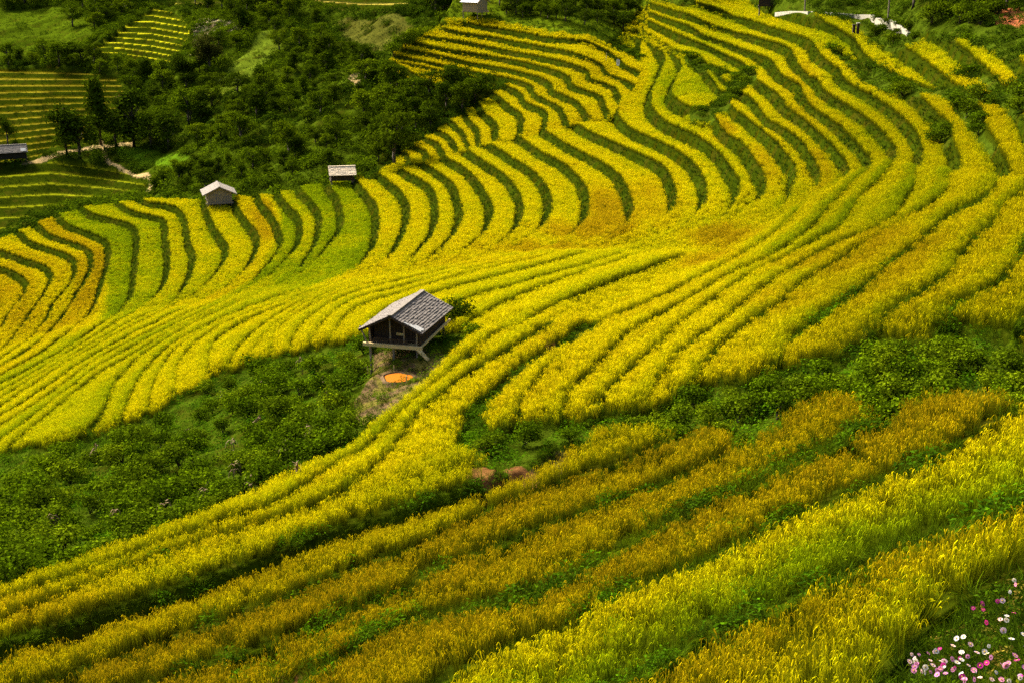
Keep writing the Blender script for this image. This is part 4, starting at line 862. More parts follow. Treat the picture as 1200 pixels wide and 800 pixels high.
# ---- the gully to the right
for (u, v) in rand_in([(545,505),(572,500),(640,505),(655,498),(720,492),(765,482),(823,446),(870,450),(920,430),(985,418),(1035,396),(1080,408),(1120,382),(1200,400),(1290,410),(1290,455),(1200,462),(1130,450),(1085,452),(1035,480),(1010,470),(985,452),(945,456),(910,478),(858,514),(835,488),(790,506),(720,494),(650,500),(545,520)], 74, 42, 15):
    p = hill_at(u, v); s_ = gs.uniform(.6, 1.05); put_shrub(p, 1.3*s_, 1.05*s_, gs.choice(['shrub','light','light','shrub']), 'leafy green shrub in the gully above the brown foreground rice', 'shrubs of the right gully')
for (u, v, s_, k, l) in [(527,378,1.5,'mid','dark shrub pressed against the right side of the big plank hut'), (548,392,1.0,'shrub','low green shrub just right of the big plank hut beside the ladder plank'), (506,384,.9,'mid','small dark shrub under the right eave of the big plank hut'), (437,408,.8,'shrub','leafy shrub under the left front stilt of the big plank hut'), (452,404,.75,'mid','low dark shrub under the middle of the big plank hut floor'), (478,396,.8,'mid','dark shrub at the back under the big plank hut'), (426,402,1.0,'shrub','bushy shrub just left of the big plank hut')]:
    put_shrub(hill_at(u, v), 1.5*s_, 1.2*s_, k, l, None)
# ---- bushes between the upper paddies
for n_, (poly, cnt) in enumerate(zip(BUSH_TOP, [8, 15, 10, 5, 3, 2, 5, 4, 3, 2])):
    lab = ['bush on the bank just below the pale road wall','bush in the long dark hedge between the upper right paddies','bush on the top right bank under the red cutting','bush in the short hedge on the right bank above the sweeping strips','bush in the small clump left of the right hand hedge','bush below the narrow paddy at the top right','bush beside the round pale green paddy','bush on the bank behind the round pale green paddy','bush at the end of the narrow far terraces','bush in front of the pale road wall'][n_]
    for (u, v) in rand_in(poly, cnt, 60+n_, 7):
        p = hill_at(u, v); s_ = gs.uniform(.7, 1.25)*(1.0 if p.y > 90 else .8); put_shrub(p, 1.8*s_, 1.15*s_, gs.choice(['mid','shrub','mid']), 'dark green '+lab, lab.replace('bush', 'bushes', 1))
# ---- the wooded notch between the spur and its far flank
big = [(462,182,60,'spread','dark','big dark spreading tree in the ravine left of the yellow far terraces')]
for (u, v) in rand_in([(440,198),(468,172),(498,152),(540,128),(572,106),(594,94),(545,96),(500,104),(470,96),(452,86),(444,100)], 30, 43, 11):
    p = hill_at(u, v); put_tree(p, gs.uniform(2.6, 4.6), gs.choice(['round','spread']), gs.choice(['dark','mid','mid']), 'bushy dark tree crowding the notch beside the far yellow terraces', 'trees in the notch', 1.25)
# ---- scrub across the top
for (u, v) in rand_in([(590,4),(660,2),(740,-2),(752,8),(735,30),(690,30),(640,24),(590,16)], 36, 44, 9):
    p = hill_at(u, v); s_ = gs.uniform(.8, 1.3); put_tree(p, 2.6*s_, gs.choice(['round','spread']), gs.choice(['mid','dark','mid']), 'dense dark scrub tree on the slope above the far terraces at the top', 'scrub trees along the top', 1.3)
for (u, v) in rand_in([(486,-20),(535,-20),(532,6),(522,20),(500,30),(487,22)], 12, 45, 9):
    p = hill_at(u, v) if v < vcrest[0, int((u-uc[0])/(uc[1]-uc[0]))] and False else back_at(u, v); put_tree(p, gs.uniform(4, 7), 'round', 'dark', 'dark tree standing left of the white roofed upper hut', 'trees left of the upper hut', 1.1)
for (u, v) in rand_in([(582,-14),(640,-14),(640,2),(582,12)], 9, 46, 9):
    put_tree(hill_at(u, v), gs.uniform(3, 5), 'spread', gs.choice(['dark','mid']), 'dark tree standing right of the white roofed upper hut', 'trees right of the upper hut', 1.1)
for (u, v) in rand_in([(930,-14),(1000,-6),(1080,6),(1180,8),(1260,8),(1260,-40),(930,-40)], 34, 47, 11):
    put_tree(hill_at(u, v), gs.uniform(3, 6), gs.choice(['round','spread','tall']), gs.choice(['dark','mid']), 'dark tree on the hillside behind the pale road wall', 'trees behind the road', 1.1)
for (u, v) in rand_in([(1090,8),(1180,10),(1180,24),(1090,24)], 10, 48, 9):
    put_shrub(hill_at(u, v), 2.2, 1.8, 'mid', 'green bush on the bank between the road and the top right hedge', 'bushes right of the road')
for (u, v) in [(457,58),(463,52),(470,48),(476,44),(482,38),(489,33),(495,27),(502,24),(508,20),(516,15)]:
    put_shrub(hill_at(u, v) if u > 500 else hill_at(u+4, v+3), 2.6, 2.6, 'light', 'bright green bush in the row along the left end of the far yellow terraces', 'bright bushes along the terrace ends')
# ---- named trees of the far valley side:  foot pixel, height in pixels
TL = [(79,187,62,'tall','dark',1.15,'tall dark tree with a pale lit top, left one of the pair by the footpath'), (93,190,56,'round','dark',1.35,'broad dark tree right beside the tallest one at the footpath'),
 (119,176,76,'slim','dark',1.0,'slim columnar dark tree with a bare lower trunk by the footpath'), (137,176,48,'round','mid',1.25,'rounded green tree right of the slim columnar tree'),
 (157,174,66,'tall','dark',1.35,'tall full dark tree at the right end of the footpath'), (176,174,44,'round','mid',1.2,'middle sized green tree in the row right of the footpath'), (197,172,44,'round','dark',1.2,'round dark tree over the bright green meadow patch'),
 (222,148,50,'round','light',1.1,'bright rounded tree catching light on the valley side'), (240,134,30,'round','dark',1.2,'small dark tree right of the bright rounded tree'), (8,168,34,'spread','dark',.9,'dark spreading tree above the long shed at the left edge'), (19,180,18,'slim','dark',1.4,'thin dark sapling beside the long shed roof'),
 (272,138,26,'round','dark',1.2,'dark round tree at the foot of the pale grassy slope'), (306,116,34,'tall','dark',1.2,'dark tree at the head of the pale grassy slope'), (378,78,40,'tall','dark',1.3,'dark upright tree above the bare orange patch, left one'), (424,92,42,'round','dark',1.2,'dark round tree just right of the bare orange patch'),
 (246,86,46,'round','olive',1.25,'olive brown tree below the pale scree'), (284,40,36,'tall','dark',1.1,'dark upright tree at the top beside the scree'), (345,20,34,'tall','dark',1.2,'dark upright tree near the top edge left of the bare terraces'), (338,186,42,'spread','mid',1.05,'wide dark green tree on the slope behind the two small huts'), (302,140,38,'round','dark',1.1,'dark round tree in the middle of the far slope'),
 (458,184,66,'spread','dark',1.0,'huge dark spreading tree in the ravine left of the far yellow terraces'), (215,96,36,'round','dark',1.4,'dark round tree below the small bright terraces'), (255,110,30,'spread','dark',1.2,'low spreading dark tree under the olive brown tree')]
for (u, v, hp, shp, k, wd_, l) in TL:
    p = back_at(u, v) if u < 455 else hill_at(462, 186); put_tree(p, hp/px_per_m(p), shp, k, l, None, wd_)
def avoid(u, v):
    i = int(np.clip((u-ub[0])/(ub[1]-ub[0]), 0, BC-1)); j = int(np.clip((vb[0]-v)/(vb[0]-vb[1]), 0, BR-1))
    return bool(fieldmask[j, i]) or pd[j, i] < 7
zones = [([(140,90),(205,80),(240,70),(300,20),(330,-10),(400,-10),(400,40),(440,66),(448,120),(446,190),(400,200),(330,214),(290,222),(235,222),(185,222),(180,205),(230,192),(232,176),(150,160),(140,120)], 92, 'dark bushy tree of the jungle on the valley side behind the spur', 'jungle trees on the valley side', 13),
 ([(0,64),(80,72),(140,82),(195,90),(140,97),(100,84),(0,80)], 15, 'dark bushy tree in the belt between the far terrace fields', 'trees in the belt between the far fields', 11),
 ([(95,8),(165,6),(140,20),(112,36),(84,44),(76,20)], 13, 'dark bushy tree left of the small bright terraces', 'trees left of the small bright terraces', 10),
 ([(0,-10),(110,-10),(180,-10),(175,5),(110,6),(0,12)], 20, 'dark tree along the top left edge of the valley side', 'trees along the top left edge', 11),
 ([(215,-12),(340,-14),(340,14),(280,18),(230,14)], 24, 'dark tree along the top edge above the scree', 'trees above the scree', 11),
 ([(176,212),(250,205),(250,224),(180,226)], 8, 'low dark bush tree on the slope just behind the plank hut on the spur', 'bush trees behind the spur hut', 9)]
for zi, (poly, cnt, l, gname, md) in enumerate(zones):
    for (u, v) in rand_in(poly, cnt, 80+zi, md, avoid):
        p = back_at(u, v); hp = gs.uniform(15, 30)*(1.0 if zi else gs.uniform(.75, 1.2)); put_tree(p, hp/px_per_m(p), gs.choice(['round','spread','spread','tall']), gs.choice(['dark','mid','mid','dark','light'], p=[.22,.25,.25,.1,.18]), l, gname, gs.uniform(1.1, 1.6))
# ---- undergrowth over the valley side, low crops on its fields
P, u, v, j, i = sample_back(np.where(~fieldmask[:-1,:-1] & (pd[:-1,:-1] > 4) & (UB[:-1,:-1] < 560), .33, 0), 31)
n_ = vnoise(P[:,0]*.05, P[:,1]*.05, 83); base_ = np.where((n_ > .44)[:,None], np.array([.090,.135,.001]), np.array([.048,.080,.001]))*gd.uniform(.6, 1.35, (len(P), 1))
gn_scatter('undergrowth', 'under', P, gd.uniform(.55, 1.25, len(P)), base_, 'dense dark undergrowth covering the valley side behind the spur', 'undergrowth', .3, 31); print('under', len(P))
P, u, v, j, i = sample_back(np.where(fieldmask[:-1,:-1] & (pd[:-1,:-1] > 2.5), .9, 0), 32)
tb_ = colb[j, i]*1.1*gd.uniform(.7, 1.25, (len(P), 1)); P[:,2] -= .12
gn_scatter('low_crops', 'grass_far', P, gd.uniform(.7, 1.3, len(P)), tb_, 'short green crops and grass on the far fields of the valley side', 'crops', .3, 32)
M_ = cellm((m['bush'] > .4) | (m['top'] > .5)) & inview
P, u, v, j, i = sample(np.where(M_, .8, 0), 33)
gn_scatter('undergrowth', 'under', P, gd.uniform(.25, .6, len(P)), np.array([.055,.090,.001])*gd.uniform(.6, 1.3, (len(P), 1)), 'undergrowth beneath the hedges and along the road at the top right', 'undergrowth', .3, 33)
wz = cellm((m['wedge'] > .4)) & inview
P, u, v, j, i = sample(np.where(wz, .5, 0), 34)
gn_scatter('undergrowth', 'under', P, gd.uniform(.4, .9, len(P)), np.array([.040,.070,.001])*gd.uniform(.6, 1.3, (len(P), 1)), 'undergrowth filling the wooded notch beside the far terraces', 'undergrowth', .3, 34)
# ---- dry maize stalks left standing in the thicket
def stalk_mesh(rng):
    q = MB(); H = rng.uniform(.9, 1.3); lx, ly = rng.uniform(-.2, .2, 2); q.tube([(0,0,0),(lx*.4,ly*.4,H*.5),(lx,ly,H)], [.022,.018,.008], 5)
    for _ in range(8):
        z = rng.uniform(.35, 1)*H; a = rng.uniform(0, 6.28); d = Vector((math.cos(a), math.sin(a), 0)); b = Vector((lx*z/H, ly*z/H, z)); s = Vector((-d.y, d.x, 0))*.03; L_ = rng.uniform(.25, .5)
        pts = [b, b+d*L_*.4+Vector((0,0,.06)), b+d*L_*.75-Vector((0,0,.1)), b+d*L_*.85-Vector((0,0,.35))]
        for p0, p1 in zip(pts[:-1], pts[1:]): q.poly([p0-s, p0+s, p1+s, p1-s])
    me = bpy.data.meshes.new('maize_stalk'); me.from_pydata(q.v, [], q.f); me.materials.append(M_DRY); return me
STK = [stalk_mesh(rng) for _ in range(5)]
for (u, v) in [(352,430),(376,442),(383,470),(310,440),(262,460),(300,492),(330,520),(346,560),(290,555),(235,580),(190,590),(140,600),(275,545),(110,530),(216,505),(365,498),(270,520),(60,600)]:
    o = link(bpy.data.objects.new('maize_stalk', STK[gs.integers(0, 5)])); o.location = hill_at(u, v)+Vector((0,0,.15)); o.rotation_euler = (gs.normal(0, .15), gs.normal(0, .15), gs.uniform(0, 6.28)); o.scale = (.85,)*3
    tag(o, 'dry brown maize stalk with hanging leaves among the thicket shrubs', 'maize stalk', 'dry maize stalks in the thicket')

# ================================================================== huts
M_WOOD = mat_simple('weathered_boards', (.20,.16,.115), 5, .45, .9, .15, (7,7,.6)); M_WOODL = mat_simple('pale_planks', (.55,.40,.17), 4, .3, .85, .2, (2,2,2)); M_DARKW = mat_simple('dark_boards', (.045,.030,.020), 5, .5, .9, .1, (7,7,.6))  # dark timber; also paints in the darkness of the porch and openings
M_SLATE = mat_simple('grey_roof_tiles', (.145,.122,.100), 6, .65, .85, .2); M_PALE = mat_simple('bleached_shingles', (.185,.155,.122), 3.5, .35, .85, .2); M_BEIGE = mat_simple('beige_shingles', (.60,.48,.32), 3.5, .35, .85, .2); M_METAL = mat_simple('white_roof_sheets', (.36,.38,.39), 1.5, .12, .5, .4); M_WHITE = mat_simple('white_cement', (.45,.43,.39), 2.5, .15, .9, .1); M_DARKIN = mat_simple('dark_inside', (.018,.013,.010), 4, .3)
M_WALLC = mat_simple('cream_concrete', (.33,.30,.23), 1.2, .18, .9, .1)
def shingle_slope(mb, e0, e1, r0, r1, rows_, cols, rs, thick=.025, jit=.012):
    """overlapping tiles from eave e0-e1 up to ridge r0-r1"""
    e0, e1, r0, r1 = map(Vector, (e0, e1, r0, r1)); nrm = ((e1-e0).cross(r0-e0)).normalized(); nrm = nrm if nrm.z > 0 else -nrm
    P = lambda s_, t_: (e0.lerp(e1, s_)).lerp(r0.lerp(r1, s_), t_)
    for a in range(rows_):
        t0, t1 = a/rows_, min(1, (a+1.35)/rows_); sh = rs.uniform(0, .5)
        for b in range(-1, cols):
            s0, s1 = max(0, (b+sh+.04)/cols), min(1, (b+sh+1-.02)/cols)
            if s1-s0 < .15/cols: continue
            dz = rs.uniform(-jit, jit); lift = nrm*(thick*1.6+dz); flat_ = nrm*(.004+dz*.2); tj = rs.uniform(-.08, .08)/rows_
            q = [P(s0, max(0, t0+tj))+lift, P(s1, max(0, t0+tj))+lift, P(s1, t1)+flat_, P(s0, t1)+flat_]; lo_ = [p-nrm*thick for p in q[:2]]
            o = len(mb.v); mb.v += [tuple(p) for p in q+lo_]; mb.f += [(o,o+1,o+2,o+3), (o,o+4,o+5,o+1)]
    # underside
    mb.poly([e0-nrm*.03, e1-nrm*.03, r1-nrm*.03, r0-nrm*.03])
    return mb
def boards(mb, a, b, z0a, z0b, z1a, z1b, w, rs, t=.03, gap=.012, lean=0.0, skip=0.0):
    """upright boards between two plan points; tops follow z1a..z1b"""
    a, b = Vector((*a, 0)), Vector((*b, 0)); n = max(2, int((b-a).length/w)); d = (b-a).normalized(); nn = Vector((-d.y, d.x, 0))
    q = Matrix((d, nn, Vector((0,0,1)))).transposed()
    for i in range(n):
        if rs.uniform() < skip: continue
        t_ = (i+.5)/n; lo_ = z0a+(z0b-z0a)*t_; hi = z1a+(z1b-z1a)*t_+rs.uniform(-.02, .02); c_ = a.lerp(b, t_)+nn*rs.uniform(-.008, .008)
        mb.box((c_.x, c_.y, (lo_+hi)/2), ((b-a).length/n-gap, t, hi-lo_), q)
    return mb
def hut(name, label, p, rz, W, L, floor, wall, rise, ov, kind, stilts=(3, 2), open_front=False, front_over=.35, seed=1, inset=.0, wallmat=None, roofrows=9, sag=0.0):
    """gabled hut; the ridge runs along local y, the gable at -y is the front"""
    rs = np.random.default_rng(seed); h = empty(name, p, rz); tag(h, label, 'hut'); wm = wallmat or M_WOOD
    hw, hl = W/2, L/2; ez = floor+wall
    st = [(-hw+.08, -hl+.08), (hw-.08, -hl+.08), (-hw+.08, hl-.08), (hw-.08, hl-.08), (0, -hl+.08), (0, hl-.08)][:2*stilts[0]]
    for x, y in st:
        lean = rs.uniform(-.04, .04, 2); MB().tube([(x+lean[0], y+lean[1], -.9), (x, y, floor+.02)], [.075,.065], 8).build('stilt', M_WOOD, h)
    fl = MB(); 
    for i in range(int(W/.2)): fl.box((-hw+.1+i*.2, 0, floor+.03), (.185, L+.1, .05))
    fl.build('floor', M_WOODL if open_front else wm, h)
    bm_ = MB(); bm_.box((0, -hl-.08, floor+.02), (W+.5, .16, .17)); bm_.box((0, hl+.06, floor-.02), (W+.2, .12, .14)); bm_.build('floor_beam', M_WOODL if open_front else wm, h)
    cz = lambda x: ez+(rise*(1-abs(x)/(hw+ov)))-ov*0
    if open_front:
        yb = -hl+.6
        w_ = MB(); boards(w_, (-hw+.1, yb), (0, yb), floor+.06, floor+.06, cz(hw)-.05, cz(0)-.1, .19, rs); boards(w_, (0, yb), (hw-.1, yb), floor+.06, floor+.06, cz(0)-.1, cz(hw)-.05, .19, rs); w_.build('front_wall', M_DARKW, h)
        r_ = MB(); r_.box((-.35*hw, -hl+.06, floor+.34), (hw*.9, .05, .05)); r_.box((.55*hw, -hl+.06, floor+.34), (hw*.8, .05, .05)); boards(r_, (-hw+.1, -hl+.05), (hw*.55, -hl+.05), floor+.06, floor+.06, floor+.30, floor+.30, .12, rs, .025, .03); r_.build('porch_rail', M_DARKW, h)
        for x in (-hw+.12, -.12*hw, .42*hw, hw-.12):
            MB().tube([(x, -hl+.10, floor), (x*1.06, -hl+.02, cz(x)-.06)], [.05,.045], 7).build('porch_post', M_WOOD, h)
        mb = MB(); boards(mb, (hw, hl), (hw, -hl+.1), floor+.06, floor+.06, ez-.03, ez-.03, .2, rs); mb.build('side_wall', M_DARKW, h)
        mb = MB(); boards(mb, (-hw, -hl+.1), (-hw, hl), floor+.06, floor+.06, ez-.03, ez-.03, .2, rs); mb.build('side_wall', M_DARKW, h)
        MB().bar((-hw-.05, -hl-.02, floor+.05), (-hw-.42, -hl-.05, ez+.1), .07).build('brace', M_WOOD, h)
        MB().bar((hw+.05, -hl+.1, floor-.05), (hw+.30, hl-.1, floor+.32), .10).build('brace', M_WOODL, h)
        sc_ = MB(); sc_.box((.16*hw, yb-.10, floor+.50), (.42, .05, .13)); sc_.build('hung_board', M_WOODL, h)
    else:
        mb = MB(); boards(mb, (-hw, -hl), (0, -hl), floor+.06, floor+.06, cz(hw)-.05, cz(0)-.07, .2, rs); boards(mb, (0, -hl), (hw, -hl), floor+.06, floor+.06, cz(0)-.07, cz(hw)-.05, .2, rs); mb.build('front_wall', wm, h)
        for sx in (-1, 1):
            mb = MB(); boards(mb, (sx*hw, -hl), (sx*hw, hl), floor+.06, floor+.06, ez-.02, ez-.02, .2, rs); mb.build('side_wall', wm, h)
    mb = MB(); boards(mb, (-hw, hl), (0, hl), floor+.06, floor+.06, cz(hw)-.05, cz(0)-.07, .22, rs); boards(mb, (0, hl), (hw, hl), floor+.06, floor+.06, cz(0)-.07, cz(hw)-.05, .22, rs); mb.build('back_wall', M_DARKW if open_front else wm, h)
    ro = hw+ov; y0, y1 = -hl-front_over, hl+front_over*.8; rm = {'slate': M_SLATE, 'pale': M_PALE, 'beige': M_BEIGE, 'metal': M_METAL}[kind]
    for sx in (-1, 1):
        mb = MB(); shingle_slope(mb, (sx*ro, y0, ez), (sx*ro, y1, ez), (0, y0, ez+rise), (0, y1, ez+rise), roofrows, max(3, int(L/(.24 if kind != 'metal' else .8))), rs, .03 if kind != 'metal' else .012, .014 if kind != 'metal' else .002)
        rf = mb.build('roof', rm, h)
        if sx == 1:
            rc = MB(); rc.box((0, (y0+y1)/2, ez+rise+.03), (.24, y1-y0, .05)); rc.build('ridge_cap', M_PALE if kind == 'slate' else rm, rf)
        for yy in (y0+.05, y1-.05): 
            bb = MB(); bb.bar((sx*ro, yy, ez-.05), (0, yy, ez+rise-.05), .07, .12); bb.build('barge_board', M_DARKW if kind == 'slate' else wm, rf)
    return h
def facing(u):      # direction of sight in plan at a column of the survey
    x, y, _ = rays(np.array([u]), np.array([400])); return -math.atan2(float(x[0]), float(y[0]))
# big hut in the middle
p1 = hill_at(459, 418)
hut1 = hut('plank_hut', 'big open fronted plank hut on stilts with grey tiled roof above the orange pond', p1+Vector((.66,2.3,-.08)), R(-15.5), 2.75, 4.5, .95, .86, .86, .36, 'slate', (3, 2), True, .42, 5, roofrows=13)
pt = MB(); pt.poly([(.62,-2.62,2.40),(1.30,-2.62,2.06),(1.42,-2.05,2.03),(1.05,-1.75,2.24),(.85,-2.1,2.34)]); 
for k_, (a_, b_) in enumerate([((.75,-2.55),(1.42,-1.85))]): pass
M4 = MB()
sl = .86/(1.375+.36)
def roofz(x): return 1.81+.86-abs(x)*sl
for (xa, xb, ya, yb) in [(.92,1.66,-2.62,-2.30),(1.15,1.70,-2.36,-2.05),(.70,1.1,-2.64,-2.45)]:
    o = len(M4.v); M4.v += [(xa,ya,roofz(xa)+.085),(xb,ya+.05,roofz(xb)+.085),(xb-.06,yb,roofz(xb-.06)+.085),(xa+.1,yb-.06,roofz(xa+.1)+.085),(xa,ya,roofz(xa)+.06),(xb,ya+.05,roofz(xb)+.06),(xb-.06,yb,roofz(xb-.06)+.06),(xa+.1,yb-.06,roofz(xa+.1)+.06)]; M4.f += [(o,o+1,o+2,o+3),(o,o+4,o+5,o+1),(o+1,o+5,o+6,o+2),(o+2,o+6,o+7,o+3),(o+3,o+7,o+4,o)]
M4.build('white_patch', M_WHITE, hut1)
# the plank leaning from the floor
pk = MB(); pk.bar((0,0,0), (1.30,-1.45,-.86), .22, .07); po = pk.build('plank', M_WOODL); po.location = hut1.matrix_basis @ Vector((1.30,-2.30,.98)); tag(po, 'pale plank leaning from the big hut floor down to the ground as a ramp', 'plank')
# small huts on the skyline of the spur
p2 = hill_at(254, 236); s2 = px_per_m(p2)
hut('plank_hut', 'small plank hut on the spur with its gable wall facing and pale shingle roof', Vector((p2.x, p2.y, p2.z-.0))+Vector((0,1.2,0)), facing(254)+R(4), 3.0, 3.2, .75, 1.15, 1.0, .62, 'pale', (3, 2), False, .45, 8)
p3 = hill_at(400, 211)
hut('plank_hut', 'small stilt hut on the spur with one broad pale roof slope facing', p3+Vector((0,1.0,.35)), facing(400)+R(93), 2.0, 2.7, .55, .75, .85, .62, 'beige', (2, 2), False, .32, 9, wallmat=M_DARKW)
p4 = hill_at(556, 21)
hut('plank_hut', 'white roofed board hut on stilts at the top edge of the picture', p4+Vector((0,1.5,0)), facing(556)+R(52), 2.5, 3.0, 1.5, 1.5, 1.1, .4, 'metal', (3, 2), False, .35, 10, wallmat=mat_simple('warm_boards', (.33,.24,.13), 5, .4, .9, .1, (7,7,.6)))
p4b = hill_at(573, 8)
# long shed on the valley floor at the left edge
p5 = back_at(6, 194)
hs = hut('long_shed', 'long low shed with grey roof at the left edge beside the footpath', p5+Vector((0,0,.4)), facing(6)+R(91), 3.4, 8.2, .5, 1.3, 1.25, .5, 'slate', (3, 2), False, .3, 11, wallmat=M_DARKIN)  # near-black walls: the shed's shaded inside painted onto the boards
wp = MB(); wp.box((-1.72,-3.6,2.25), (.9,.95,.03), Matrix.Rotation(R(-30), 3, 'Y')); wp.build('white_patch', M_WHITE, hs)
for k_, yy in enumerate((-2.6,-1.6,.2,1.2)):
    bq = MB(); bq.tube([(0,0,0),(0,0,.3),(0,0,.55)], [.32,.36,.2], 10); o = bq.build('sack', M_WALLC); o.location = hs.matrix_basis @ Vector((2.05, yy, .35)); tag(o, 'pale sack standing in front of the long grey shed', 'sack', 'sacks in front of the shed')
# dark hut above the road end, mostly over the top edge
p6 = hill_at(905, 5)
hut('dark_hut', 'dark timber hut cut by the top edge at the start of the pale road wall', p6+Vector((0,1.6,0)), facing(905)+R(90), 2.4, 3.0, .3, 1.5, .9, .35, 'slate', (2, 2), False, .3, 12, wallmat=M_DARKW)

# ================================================================== pond in front of the big hut
m_, nt_ = new_mat('muddy_water'); t_ = NT(nt_); out_bsdf(t_, t_.mix(t_.noise(t_.n('ShaderNodeNewGeometry').outputs['Position'], 1.5, 3), (.33,.088,.001), (.42,.13,.002)), 0.6, .03); M_POND = m_
pc = Vector(POND); zz_ = pc.z+.07; s_ = px_per_m(pc); pts = []
for k_ in range(40):
    a = 2*math.pi*k_/40; rr_ = 1+.06*math.sin(3*a+1)+.04*math.sin(5*a); pts.append((pc.x+16/s_*rr_*math.cos(a), pc.y+17/s_*rr_*math.sin(a), zz_))
q = MB(); q.poly(pts); pond = q.build('pond', M_POND); tag(pond, 'small pond of orange muddy water', kind='structure')
ring = MB(); inn = [Vector(p) for p in pts]; cen = Vector((pc.x, pc.y, zz_)); outp = [cen+(p-cen)*1.45-Vector((0,0,.12)) for p in inn]; up = [cen+(p-cen)*1.12+Vector((0,0,.04)) for p in inn]
for k_ in range(40):
    j_ = (k_+1) % 40; ring.f += []; ring.poly([inn[k_]-Vector((0,0,.05)), inn[j_]-Vector((0,0,.05)), up[j_], up[k_]]); ring.poly([up[k_], up[j_], outp[j_], outp[k_]])
tag(ring.build('pond_bank', mat_simple('trodden_mud', (.12,.075,.035), 3, .4, .95, .05)), 'muddy rim of the pond', kind='structure')
for (u, v, hgt, l) in [(476,432,.5,'short pale stake standing in the mud at the back of the orange pond'), (431,424,.55,'pale stake in the shrubs below the left corner of the big hut'), (461,424,.25,'low pale peg behind the orange pond')]:
    p = hill_at(u, v); o = MB().tube([(0,0,-.3),(.02,0,hgt)], [.035,.03], 6).build('stake', M_WOODL); o.location = p; tag(o, l, 'stake')

# ================================================================== road with its pale wall, posts and poles at the top right
RD = [(912,5.5),(930,4.5),(950,7.5),(975,10.5),(1000,13.5),(1018,15.5),(1030,17.5),(1048,22),(1068,27)]
base_ = [hill_at(u, v) for u, v in RD]; hts = [-.3,-.25,.1,.3,.35,.35,.5,.5,-.05]
wall_ = MB(); back_ = []
for p_, q_, ha, hb in zip(base_[:-1], base_[1:], hts[:-1], hts[1:]):
    d = (q_-p_).normalized(); n_v = Vector((-d.y, d.x, 0)).normalized(); n_v = n_v if n_v.y > 0 else -n_v; dn = Vector((0,0,.9)); t_w = n_v*.35
    P8 = [p_-dn, q_-dn, q_+Vector((0,0,hb)), p_+Vector((0,0,ha))]; Q8 = [a+t_w for a in P8]; o = len(wall_.v); wall_.v += [tuple(a) for a in P8+Q8]; wall_.f += [(o,o+1,o+2,o+3),(o+5,o+4,o+7,o+6),(o+3,o+2,o+6,o+7),(o,o+3,o+7,o+4),(o+1,o+5,o+6,o+2)]
w_o = wall_.build('retaining_wall', M_WALLC); tag(w_o, 'long low cream concrete wall along the road at the top right', 'wall')
for (u, v, hh_, l) in [(943,8,5.5,'thin utility pole by the cream wall nearer the dark hut'), (1040,24,6.5,'thin utility pole in front of the broad end of the cream wall')]:
    p = hill_at(u, v)+Vector((0,-.4,0)); r_ = empty('utility_pole', p); MB().tube([(0,0,-.6),(0,0,hh_)], [.10,.07], 8).build('pole', M_WOOD, r_); MB().box((0,0,hh_-.5), (1.3,.09,.09)).build('crossarm', M_WOOD, r_)
    for x in (-.55,.55): MB().tube([(x,0,hh_-.46),(x,0,hh_-.3)], [.04,.03], 6).build('insulator', M_WALLC, r_)
    tag(r_, l, 'utility pole')
for (u, hh_, l) in [(1000,1.25,'left one of two dark stubby gate posts below the road bushes'), (1005.5,1.55,'right pale capped one of two dark gate posts below the road bushes')]:
    p = hill_at(u, 34); r_ = empty('gate_post', p); MB().box((0,0,hh_/2-.2), (.26,.26,hh_+.4)).build('post', M_DARKW, r_); MB().box((0,0,hh_+.04), (.34,.34,.09)).build('cap', M_WALLC if u > 1003 else M_DARKW, r_); tag(r_, l, 'post')
# white cloth on a stake and a bare stake at the far terrace bend
p = hill_at(725, 74); r_ = empty('scarecrow', p, .3); MB().tube([(0,0,-.2),(0,0,1.5)], [.03,.025], 6).build('stake', M_WOOD, r_)
cl_ = MB(); Wc = [(-.24,.02,1.4),(.0,-.03,1.44),(.24,.02,1.36),(-.27,-.05,.95),(.02,.06,.9),(.22,-.03,.98),(-.2,.04,.62),(.04,-.05,.55),(.24,.05,.66)]
for a_ in (0,1,3,4): cl_.poly([Wc[a_],Wc[a_+1],Wc[a_+4],Wc[a_+3]])
cl_.build('cloth', mat_simple('white_cloth', (.75,.75,.72), 6, .1, .95, .05), r_, True); tag(r_, 'white cloth hung on a stake as scarecrow at the bend of the far terraces', 'scarecrow')
p = hill_at(710, 66); o = MB().tube([(0,0,-.3),(.12,0,1.3)], [.035,.03], 6).build('stake', M_WALLC); o.location = p; tag(o, 'thin pale leaning stake a little left of the white cloth', 'stake')
# brush pile on the left far field, rocks on the scree
rk = bpy.data.meshes.new('rock'); bmr = bmesh.new(); bmesh.ops.create_icosphere(bmr, subdivisions=2, radius=1.0)
for v_ in bmr.verts: v_.co *= 1+.25*math.sin(v_.co.x*4+1)*math.cos(v_.co.y*5)+random.uniform(-.08, .08); v_.co.z *= .7
bmr.to_mesh(rk); bmr.free(); rk.materials.append(mat_simple('pale_rock', (.36,.27,.13), 2, .3, .95, .1))
for (u, v) in rand_in([(218,62),(228,46),(226,32),(236,22),(270,24),(280,34),(262,42),(238,44),(232,60)], 42, 51, 4.5):
    p = back_at(u, v); o = link(bpy.data.objects.new('rock', rk)); o.location = p; z = gs.uniform(.35, .9); o.scale = (z*1.2, z, z); o.rotation_euler = (0, 0, gs.uniform(0, 6)); tag(o, 'pale rock lying on the bare scree of the far slope', 'rock', 'rocks on the scree')

